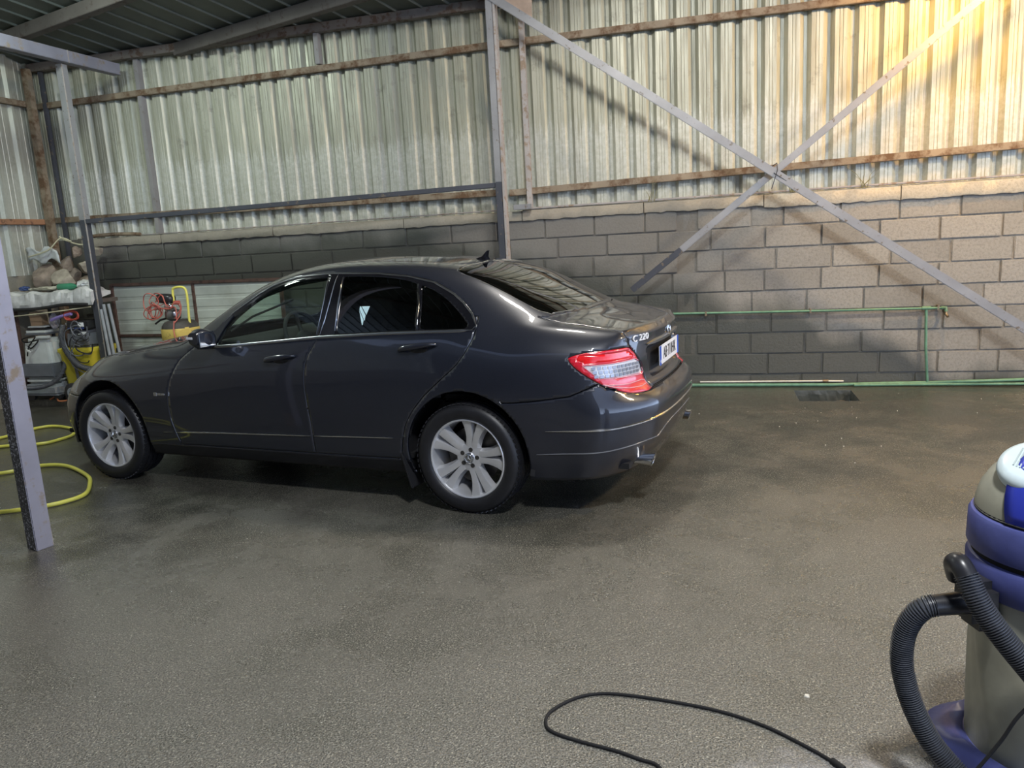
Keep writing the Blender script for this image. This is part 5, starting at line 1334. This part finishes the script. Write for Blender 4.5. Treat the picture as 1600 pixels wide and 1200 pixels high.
# ---------------------------------------------------------------- compressor with its red hose
M['yellow'] = worn('chipped_yellow_paint', (.66, .50, .13), (.10, .08, .06), .5, .1, .60, .64, 9, .1)
M['bright_yellow'] = simple('yellow_tube_paint', (.78, .72, .14), .4, 0, .08)
M['tank_dark'] = simple('dusty_dark_metal', (.075, .07, .065), .6, .3, .3, 12)
M['red_hose'] = simple('faded_red_hose', (.50, .13, .10), .5, 0, .15)
CX, CY = -5.47, -.52
cp = thing('air_compressor', 'yellow and dark upright air compressor in front of the framed panel', 'compressor', (CX, CY, .055))
lathe_obj('tank', [(0, .10), (.14, .11), (.185, .17), (.188, .70), (.18, .745), (.15, .785), (.10, .80), (0, .805)], M['tank_dark'], cp, 36, shade=45)
lathe_obj('tank_band', [(.189, .595), (.192, .60), (.192, .715), (.189, .72)], M['yellow'], cp, 36)
lathe_obj('tank_band', [(.189, .53), (.192, .535), (.192, .572), (.189, .577)], M['yellow'], cp, 36)
b = bmesh.new(); box(b, (.12, -.10, .57), (.16, .10, .32), Matrix.Rotation(.6, 3, 'Z'), .015, .8); bm_obj('side_guard', b, M['yellow'], cp, 40)
tube_obj('handle', catmull([(.20, -.06, .42), (.185, -.05, .62), (.145, -.03, .78), (.145, -.02, .95), (.145, -.02, 1.09), (.12, -.02, 1.135), (.06, -.02, 1.145), (-.0, -.02, 1.135), (-.02, -.02, 1.10), (-.022, -.02, .96)], 5), .0125, M['bright_yellow'], cp, 12)
ell_obj('pump_body', (-.05, -.02, .86), (.075, .07, .06), M['dull_chrome'], cp, .6)
ell_obj('motor', (-.115, -.02, 1.03), (.10, .065, .05), M['blackplastic'], cp, .6, Matrix.Rotation(.12, 3, 'Y'))
ell_obj('cylinder_head', (-.06, -.03, .94), (.05, .06, .045), M['chrome'], cp, .5)
box_obj('pressure_switch', (.035, -.05, .985), (.06, .05, .04), M['red_hose'], cp, None, .006)
lathe_obj('gauge', [(0, -.012), (.022, -.012), (.024, -.004), (.024, .012), (0, .014)], M['dull_chrome'], cp, 18, 'Y', (.005, -.09, .93))
tube_obj('air_line', catmull([(.02, -.05, .99), (.08, -.06, .93), (.05, -.09, .86), (.02, -.09, .82)], 5), .006, M['red_hose'], cp, 6)
tube_obj('lever', [(-.08, -.04, .83), (-.19, -.05, .81), (-.26, -.05, .77)], .011, M['blackplastic'], cp, 8)
for k in range(3):
    a = k * 2 * PI / 3 + .5; tube_obj('leg', [(.14 * math.cos(a), .14 * math.sin(a), .16), (.17 * math.cos(a), .17 * math.sin(a), -.055)], .018, M['tank_dark'], cp, 8)
rh = thing('hose_coil', 'tangled red air hose hanging over the compressor motor', 'hose', (CX, CY, .055))
rnd = random.Random(5)
for k in range(7):
    c = Vector((-.235 + rnd.uniform(-.05, .05), -.09 + .012 * k - .05, .965 + rnd.uniform(-.07, .08))); r1 = rnd.uniform(.055, .095); r2 = rnd.uniform(.05, .10); t0 = rnd.uniform(0, PI)
    P = [c + Vector((r1 * math.cos(a) * math.cos(t0) - r2 * math.sin(a) * math.sin(t0), .02 * math.sin(a * 2), r1 * math.cos(a) * math.sin(t0) + r2 * math.sin(a) * math.cos(t0))) for a in [2 * PI * i / 24 for i in range(24)]]
    tube_obj('hose_loop', P, .0052, M['red_hose'], rh, 6, None, True)
for P in ([(-.20, -.08, 1.0), (-.12, -.09, 1.07), (-.085, -.10, 1.05), (-.06, -.10, .97), (.0, -.11, .945), (.05, -.10, .93), (.06, -.12, .80)], [(-.22, -.09, .92), (-.10, -.12, .935), (.0, -.12, .93), (.04, -.10, .985), (.10, -.08, .97), (.095, -.10, .86), (.05, -.15, .78)], [(.05, -.15, .80), (.07, -.20, .70), (.10, -.215, .60), (.16, -.21, .50)]):
    tube_obj('hose_run', catmull(P, 6), .0062, M['red_hose'], rh, 6)

# ---------------------------------------------------------------- left corner: rubble, shelf, machines
M['stone'] = simple('rough_stone', (.27, .215, .17), .9, 0, .45, 9, 1.0, 35)
M['stone2'] = simple('pale_stone', (.34, .30, .24), .9, 0, .4, 8, 1.0, 35)
def rock(label, c, s, seed, m='stone'):
    b = bmesh.new(); bmesh.ops.create_icosphere(b, subdivisions=4, radius=1); rnd = random.Random(seed)
    ph = [rnd.uniform(0, 6) for _ in range(6)]; pl_ = []
    for _ in range(9):
        n = Vector((rnd.gauss(0, 1), rnd.gauss(0, 1), rnd.gauss(0, 1))).normalized(); pl_.append((n, rnd.uniform(.45, .80)))
    for v in b.verts:
        p = v.co.copy()
        for n, d in pl_:
            q = p.dot(n)
            if q > d: p -= n * (q - d) * .97
        p *= 1 + .04 * math.sin(p.x * 7 + ph[0]) * math.sin(p.y * 8 + ph[1]) + .03 * math.sin(p.z * 13 + ph[2]) * math.sin(p.x * 17 + ph[3]) + rnd.uniform(-.012, .012)
        v.co = Vector((p.x * s[0], p.y * s[1], p.z * s[2]))
    o = bm_obj('stone', b, M[m], None, 28); o.location = c; o.rotation_euler = (rnd.uniform(-.2, .2), rnd.uniform(-.4, .4), rnd.uniform(-.5, .5))
    return props(o, label, 'stone', 'rubble stones on the shelf by the corner')
ROCKS = [((-6.96, -.42, 1.33), (.15, .11, .125), 'stone2', 'large pale pointed rubble stone just right of the rubble gap'), ((-7.22, -.40, 1.36), (.14, .12, .17), 'stone', 'big flat pinkish stone at the far left of the shelf'),
         ((-6.78, -.28, 1.47), (.13, .10, .09), 'stone2', 'flat brown stone perched highest beside the block wall end'), ((-7.07, -.22, 1.50), (.10, .1, .10), 'stone', 'small stone wedged between the two big rubble stones'),
         ((-6.74, -.30, 1.30), (.10, .09, .09), 'stone', 'dark stone behind the green bottle'), ((-7.05, -.20, 1.34), (.10, .10, .12), 'stone', 'shadowed stone at the back of the rubble pile'),
         ((-6.70, -.16, 1.62), (.07, .07, .07), 'stone2', 'little stone on top against the end of the blocks'), ((-7.26, -.24, 1.60), (.12, .10, .08), 'stone', 'brown stone under the white plastic sheet in the corner'),
         ((-6.90, -.24, 1.62), (.09, .09, .07), 'stone', 'reddish stone high between the corner post and the blocks')]
for i, (c, s, m, lb) in enumerate(ROCKS): rock(lb, c, s, 20 + i, m)
sh = thing('shelf', 'long low shelf in the left corner with a crumpled plastic covered front', 'shelf', (0, 0, 0))
M['board'] = simple('weathered_board', (.12, .10, .085), .8, 0, .3, 10)
M['film'] = simple('crumpled_plastic_film', (.55, .55, .54), .32, 0, .28, 9, .9, 25)
b = bmesh.new(); box(b, (-6.815, -.655, 1.10), (1.11, .41, .04), None, .004); bm_obj('shelf_board', b, M['board'], sh, 30)
b = bmesh.new(); rnd = random.Random(9); rings = []
for i in range(46):
    x = -7.38 + 1.17 * i / 45; w = rnd.uniform(-.006, .006)
    zt = 1.225 + .012 * math.sin(i * .5) + (.03 * math.exp(-((i - 39) / 5) ** 2)) + rnd.uniform(-.004, .004); zb = 1.065 + .022 * math.exp(-((i - 34) / 10) ** 2) - .01 * (i < 18)
    rings.append([Vector((x, -.875 + w, zb)), Vector((x, -.885 + rnd.uniform(-.008, .008), zb + .04)), Vector((x, -.880 + rnd.uniform(-.012, .012), (zb + zt) / 2)), Vector((x, -.87 + rnd.uniform(-.01, .01), zt - .02)), Vector((x, -.83 + w, zt)), Vector((x, -.72, zt - .01 + rnd.uniform(-.015, .02))), Vector((x, -.60, zt - .03 + rnd.uniform(-.015, .015))), Vector((x, -.60, zt - .06)), Vector((x, -.84, 1.12))])
sections(b, rings); bmesh.ops.recalc_face_normals(b, faces=b.faces); bm_obj('plastic_wrap', b, M['film'], sh, 25)
tube_obj('shelf_edge', catmull([(-7.38, -.885, 1.052), (-7.0, -.89, 1.050), (-6.75, -.89, 1.066), (-6.55, -.89, 1.085), (-6.26, -.89, 1.078)], 6), .017, M['rubber'], sh, 8)
beam('shelf_leg', (-7.30, -.80, .06), (-7.30, -.80, 1.08), .04, .04, M['rust'], sh)
beam('shelf_leg', (-6.98, -.66, .06), (-6.98, -.66, 1.08), .03, .03, M['dark_steel'], sh)
beam('shelf_leg', (-6.30, -.70, .06), (-6.30, -.70, 1.08), .04, .04, M['rust'], sh)
rp = thing('rope', 'pale yellow rope stretched under the shelf front', 'rope')
tube_obj('rope_run', [(-7.35, -.90, .975), (-6.9, -.90, 1.0), (-6.60, -.90, 1.022), (-6.25, -.86, 1.052)], .006, simple('pale_rope', (.56, .52, .36), .8), rp, 6)
gb = thing('plastic_bottle', 'green plastic bottle lying on the shelf film', 'bottle', (-6.60, -.74, 1.265), .15)
lathe_obj('bottle_body', [(0, -.12), (.030, -.12), (.036, -.11), (.036, .03), (.028, .06), (.013, .085), (.013, .10), (0, .10)], simple('green_bottle', (.045, .22, .12), .25), gb, 20, 'X')
lathe_obj('bottle_cap', [(0, .10), (.016, .10), (.016, .125), (0, .125)], simple('white_cap', (.7, .7, .68), .4), gb, 14, 'X')
def crumple(name, label, cat, c, s, m, seed, group=None):
    b = bmesh.new(); bmesh.ops.create_icosphere(b, subdivisions=3, radius=1); rnd = random.Random(seed)
    for v in b.verts: v.co = Vector((v.co.x * s[0], v.co.y * s[1], v.co.z * s[2])) * rnd.uniform(.78, 1.12)
    o = bm_obj(name, b, m, None, 20); o.location = c; return props(o, label, cat, group)
crumple('plastic_bag', 'crumpled clear plastic bag on the shelf right of the green bottle', 'bag', (-6.42, -.70, 1.285), (.09, .07, .045), M['film'], 3)
crumple('rag', 'dirty pale rag spread on the shelf left of the bottle', 'rag', (-6.90, -.72, 1.255), (.22, .08, .022), simple('dirty_rag', (.42, .40, .32), .9, 0, .3, 12), 4)
crumple('rag', 'dark blue rag at the far left end of the shelf', 'rag', (-7.26, -.66, 1.262), (.06, .05, .028), simple('blue_rag', (.05, .08, .20), .9), 6)
crumple('plastic_bag', 'grey plastic bag hanging under the shelf beside the carton', 'bag', (-6.88, -.72, .90), (.055, .05, .085), simple('grey_bag', (.38, .37, .42), .35, 0, .2, 12, .5, 40), 7)
crumple('plastic_bag', 'clear plastic bag on the yellow machine under the red cord', 'bag', (-6.56, -.78, .875), (.11, .06, .035), M['film'], 8)
cb2 = thing('cardboard_box', 'small brown cardboard carton under the shelf', 'box', (-7.10, -.70, .86), .2)
M['card'] = simple('brown_cardboard', (.40, .27, .16), .85, 0, .12, 6)
box_obj('carton', (0, 0, .055), (.13, .11, .11), M['card'], cb2, None, .003)
box_obj('carton_flap', (0, -.02, .128), (.125, .11, .045), simple('pale_cardboard', (.52, .38, .25), .85), cb2, None, .003, .85)
# carpet machine, light grey
M['pale_grey'] = simple('pale_grey_plastic', (.56, .58, .57), .45, 0, .12, 6)
M['mid_grey'] = simple('slate_plastic', (.13, .14, .16), .5, 0, .15, 8)
M['base_grey'] = simple('dusty_grey_plastic', (.26, .28, .30), .55, 0, .2, 8)
gm = thing('cleaning_machine', 'light grey carpet cleaning machine with a slate band, left of the yellow bin', 'machine', (-6.98, -.78, .065), 0)
b = bmesh.new(); box(b, (0, 0, .52), (.40, .30, .30), None, .04, .86); bm_obj('upper_tank', b, M['pale_grey'], gm, 40)
b = bmesh.new(); box(b, (.01, -.01, .335), (.42, .33, .15), None, .015); bm_obj('dark_band', b, M['mid_grey'], gm, 40)
b = bmesh.new(); box(b, (0, 0, .225), (.40, .31, .10), None, .04, 1.03); bm_obj('lower_tank', b, M['pale_grey'], gm, 40)
b = bmesh.new(); box(b, (.02, -.02, .125), (.47, .36, .12), None, .03, .95); bm_obj('base', b, M['base_grey'], gm, 40)
box_obj('lid_clip', (.08, -.1, .685), (.16, .06, .03), M['pale_grey'], gm, None, .008)
for x in (-.16, .18):
    lathe_obj('castor', [(0, -.02), (.045, -.02), (.05, 0), (.045, .02), (0, .02)], M['blackplastic'], gm, 18, 'Y', (x, -.12, .05))
b = bmesh.new(); box(b, (.245, -.06, .10), (.05, .06, .20), Matrix.Rotation(-.25, 3, 'Y'), .01); bm_obj('foot', b, M['base_grey'], gm, 40)
tube_obj('hose', catmull([(.18, .02, .60), (.27, -.06, .52), (.32, -.12, .38), (.28, -.20, .25), (.16, -.25, .185), (0, -.26, .165), (-.15, -.25, .165)], 6), .023, M['hose'], gm, 12, (.014, .004), shade=25)
tube_obj('cord', catmull([(-.12, -.12, .60), (-.02, -.17, .58), (.06, -.15, .66), (-.06, -.18, .64), (-.13, -.17, .67), (-.03, -.18, .70), (.05, -.17, .70), (-.02, -.20, .60), (-.06, -.20, .50)], 5), .007, M['black'], gm, 6)
box_obj('plug', (-.03, -.205, .555), (.06, .02, .022), M['pale_grey'], gm, Matrix.Rotation(.5, 3, 'Y'), .004)
pr_ = thing('tool_box', 'stack of grimy white and black trays on the grey machine', 'trays', (-7.06, -.72, .765))
for k, (m, h) in enumerate((('mid_grey', .02), ('pale_grey', .028), ('blackplastic', .018), ('pale_grey', .016))): box_obj('tray', (.01 * k, 0, .012 + .026 * k), (.27 - .015 * k, .20, h), M[m], pr_, None, .004)
# yellow wheeled bin with the black vacuum head on it
ym = thing('yellow_tub', 'yellow tub machine with a black top between the grey machine and the car', 'machine', (-6.50, -.72, .065))
M['tub_yellow'] = simple('bright_yellow_plastic', (.66, .56, .05), .42, 0, .15, 5)
b = bmesh.new()
rings = []
for z, w, d in ((.06, .34, .30), (.10, .37, .33), (.50, .43, .38), (.525, .46, .41), (.555, .46, .41), (.56, .44, .39)):
    rr = .05; ring = []
    for cx_, cy_, a0 in ((1, 1, 0), (-1, 1, PI / 2), (-1, -1, PI), (1, -1, 3 * PI / 2)):
        for k in range(5):
            a = a0 + k * PI / 8; ring.append(Vector((cx_ * (w / 2 - rr) + rr * math.cos(a), cy_ * (d / 2 - rr) + rr * math.sin(a), z)))
    rings.append(ring)
sections(b, rings); bm_obj('tub', b, M['tub_yellow'], ym, 35)
beam('strap', (.0, -.17, .06), (-.01, -.215, .54), .035, .012, M['mid_grey'], ym)
b = bmesh.new(); box(b, (.02, 0, .65), (.32, .30, .18), None, .03, .92); bm_obj('motor_head', b, M['mid_grey'], ym, 40)
b = bmesh.new(); box(b, (-.16, .04, .66), (.10, .22, .20), None, .02); bm_obj('filter_box', b, M['rust'], ym, 40)
b = bmesh.new(); box(b, (.04, -.06, .80), (.26, .18, .09), None, .012); bm_obj('top_case', b, M['blackplastic'], ym, 40)
box_obj('case_label', (.10, -.153, .805), (.07, .003, .045), M['plate_white'], ym, None, 0)
box_obj('case_label', (.12, -.155, .715), (.08, .004, .030), M['plate_white'], ym, None, 0)
box_obj('blue_trim', (.03, -.154, .768), (.20, .004, .016), simple('blue_trim', (.02, .05, .25), .4), ym, None, 0)
tube_obj('hose', catmull([(-.12, -.16, .80), (-.10, -.22, .70), (-.04, -.25, .55), (.06, -.26, .42), (.18, -.26, .36), (.30, -.24, .35)], 6), .028, M['hose'], ym, 12, (.014, .004), shade=25)
rnd = random.Random(12)
for k in range(9):
    P = []; x, y, z = rnd.uniform(-.02, .18), -.20 - .01 * k, rnd.uniform(.55, .80)
    for i in range(8):
        a = i * .9 + rnd.uniform(0, .6); P.append((x + .09 * math.cos(a) + .01 * i, y + rnd.uniform(-.01, .01), z - .035 * i * (k % 2) + .08 * math.sin(a)))
    tube_obj('cord', catmull(P, 5), rnd.choice((.005, .006, .007)), M['mid_grey'] if k % 3 else M['blackplastic'], ym, 6)
w = lathe_obj('wheel', [(0, -.03), (.085, -.03), (.10, -.02), (.10, .02), (.085, .03), (0, .03)], M['blackplastic'], ym, 26, 'Y', (-.05, -.23, .10)); lathe_obj('wheel_hub', [(0, -.036), (.05, -.036), (.055, -.03), (0, -.029)], M['base_grey'], ym, 20, 'Y', (-.05, -.23, .10))
rc = thing('cord_coil', 'bundle of red cord on top of the yellow tub machine', 'cord', (-6.52, -.80, .975))
for k in range(7):
    r1 = .055 + .006 * k; tube_obj('cord_loop', [Vector((r1 * math.cos(a), -.03 - .004 * k, .048 * math.sin(a) - .01 + .008 * math.sin(3 * a + k))) for a in [2 * PI * i / 20 for i in range(20)]], .0075, simple('red_cord', (.42, .07, .045), .5) if k == 0 else M['red_cord'], rc, 6, None, True) if k else M.setdefault('red_cord', simple('red_cord', (.42, .07, .045), .5))
pb = thing('spray_lance', 'purple plastic tube lying under the shelf left of the red cord', 'tube')
tube_obj('tube_body', [(-6.80, -.84, .925), (-6.66, -.84, .962), (-6.52, -.85, .985)], .017, simple('lilac_plastic', (.36, .28, .68), .4), pb, 10)
# grey conduits leaning beside the slim post
for k, (x0, x1) in enumerate(((-6.15, -6.14), (-6.125, -6.105), (-6.175, -6.17), (-6.10, -6.07))):
    t = thing('conduit', ['grey conduit leaning nearest the slim post', 'grey conduit second from the slim post', 'dark grey conduit tucked behind the slim post', 'grey conduit farthest right of the leaning ones'][k], 'conduit', (0, 0, 0), 0, 'conduits leaning by the slim post')
    tube_obj('conduit_tube', [(x1 + .06, -.86 + .03 * k, .02), (x0, -.84 + .02 * k, 1.02 + .05 * (k % 2))], .016, M['base_grey'] if k != 2 else M['mid_grey'], t, 10)
oc = thing('extension_cord', 'orange extension cord trailing on the ledge by the machines', 'cord')
rnd = random.Random(2); P = [(-6.95 + .09 * i, -.90 + rnd.uniform(-.05, .03), .072 + (.03 if i % 3 == 1 else 0)) for i in range(9)]
tube_obj('cord_run', catmull(P, 6), .009, simple('orange_cord', (.50, .17, .07), .55), oc, 6)
P = [(-6.55 + .05 * math.cos(i * 1.3), -.93 + .03 * math.sin(i * 1.3), .075 + .006 * i) for i in range(9)]
tube_obj('cord_run', catmull(P, 6), .008, M['red_hose'], oc, 6)
fb = thing('plastic_tub', 'translucent white sheet of plastic on top of the rubble in the corner', 'sheet', (-7.16, -.30, 1.56))
b = bmesh.new(); rnd = random.Random(8); rings = []
for i in range(12): rings.append([Vector((-.22 + .42 * i / 11, -.12 - .006 * j + rnd.uniform(-.01, .01), -.02 + .14 * j / 5 + rnd.uniform(-.006, .006) + .03 * math.sin(i))) for j in range(6)])
sections(b, rings, False); o = bm_obj('plastic_sheet', b, M['pale_grey'], fb, 40); solid(o, .004)
for k, P in enumerate(([(-7.3, -.5, 1.60), (-7.05, -.48, 1.66), (-6.9, -.44, 1.78), (-6.8, -.40, 1.74)], [(-6.95, -.40, 1.80), (-6.85, -.38, 1.74), (-6.70, -.36, 1.70), (-6.6, -.34, 1.74)])):
    t = thing('wire', ['pale bent wire poking up from the rubble', 'second pale wire curling over the end of the blocks'][k], 'wire'); tube_obj('wire_run', catmull(P, 5), .008, simple('pale_wire_%d' % k, (.55, .52, .36), .6), t, 6)
bp_ = thing('bent_pipe', 'rusty bent pipe lying along the wall top in the corner', 'pipe')
tube_obj('pipe_run', catmull([(-7.0, -.012, 1.785), (-6.75, -.014, 1.80), (-6.5, -.012, 1.80), (-6.22, -.01, 1.785)], 6), .020, M['rust_beam'], bp_, 8)

# ---------------------------------------------------------------- lamps under the roof (the light sources; the one above the viewer is an added fill)
M['lamp_glass'] = NT('lamp_lens').set(color=(1, 1, 1), emit=(1.0, .96, .88), emits=9.0)
M['lamp_body'] = simple('lamp_housing', (.05, .05, .055), .5, .4)
def flood(label, loc, tgt, size):
    t = thing('flood_lamp', label, 'lamp', loc); R_ = (Vector(tgt) - Vector(loc)).to_track_quat('-Z', 'Y').to_matrix(); t.rotation_euler = R_.to_euler()
    box_obj('housing', (0, 0, .062), (size + .06, size * .8 + .06, .05), M['lamp_body'], t, None, .01)
    for x in (-1, 1): box_obj('bracket', (x * (size / 2 + .035), 0, .11), (.008, .03, .12), M['lamp_body'], t)
    box_obj('heat_sink', (0, 0, .10), (size * .7, size * .5, .03), M['lamp_body'], t)
    return t
flood('flood lamp under the roof above the back of the car', (-.75, -2.35, 3.93), (-.9, -1.9, 0), .34)
flood('flood lamp under the roof above the front of the car', (-5.3, -2.6, 4.0), (-5.2, -1.6, 0), .44)
flood('small warm lamp beside the sheet wall at the far right', (2.0, -.78, 3.50), (1.9, -.1, 2.4), .14)
flood('flood lamp under the roof over the right-hand end of the wall', (4.4, -2.4, 3.9), (1.2, -1.4, .6), .38)

flood('added unseen fill lamp under the roof above the viewer', (.8, -7.0, 4.90), (0, -5.2, 0), .46)  # housing made up to go with the added fill light

# ---------------------------------------------------------------- weeds on the coping, litter on the floor
M['weed'] = simple('dry_weed', (.22, .20, .09), .9)
for i, (x, lb) in enumerate(((-.55, 'dry weed sprig on the coping left of the brace crossing'), (.70, 'dry weed sprig on the coping under the brace crossing'), (1.30, 'dry weed sprig on the coping right of the brace crossing'))):
    t = thing('weed', lb, 'weed', (x, -.03, 1.775)); rnd = random.Random(30 + i)
    for k in range(7):
        a = rnd.uniform(-.9, .9); L = rnd.uniform(.07, .26); tube_obj('stem', [(rnd.uniform(-.03, .03), 0, 0), (a * L * .4, -.01, L * .6), (a * L, rnd.uniform(-.03, 0), L)], lambda t: .0028 * (1 - .7 * t), M['weed'], t, 5)
M['litter'] = simple('pale_litter', (.62, .60, .54), .8)
def chip(label, x, y, s, seed, m='litter'):
    b = bmesh.new(); rnd = random.Random(seed); n = 7; r = [s * rnd.uniform(.6, 1.1) for _ in range(n)]
    a = [b.verts.new((r[k] * math.cos(2 * PI * k / n), r[k] * math.sin(2 * PI * k / n), 0)) for k in range(n)]; t_ = [b.verts.new((v.co.x * .8, v.co.y * .8, s * rnd.uniform(.2, .4))) for v in a]
    b.faces.new(list(reversed(a))); b.faces.new(t_)
    for k in range(n): b.faces.new((a[k], a[(k + 1) % n], t_[(k + 1) % n], t_[k]))
    o = bm_obj('litter', b, M[m], None, None); o.location = (x, y, .0008); return props(o, label, 'litter', 'crumbs of litter on the floor')
chip('white crushed scrap on the floor above the black cable', .287, -5.177, .012, 1)
for i in range(46):
    rnd = random.Random(100 + i); x = rnd.uniform(-1.0, 2.6); y = rnd.uniform(-2.6, -.15)
    if DX0 - .05 < x < DX1 + .05 and DY0 - .05 < y < DY1 + .05: continue
    if x < .2 and y < -1.6: continue
    chip('pale crumb of litter on the floor between the car and the wall', x, y, rnd.uniform(.0025, .0055), i)
for i in range(26):
    rnd = random.Random(300 + i); x = rnd.uniform(-3.0, .2); y = rnd.uniform(-5.8, -4.0)
    chip('pale crumb of litter on the open floor in the foreground', x, y, rnd.uniform(.0018, .0035), i)
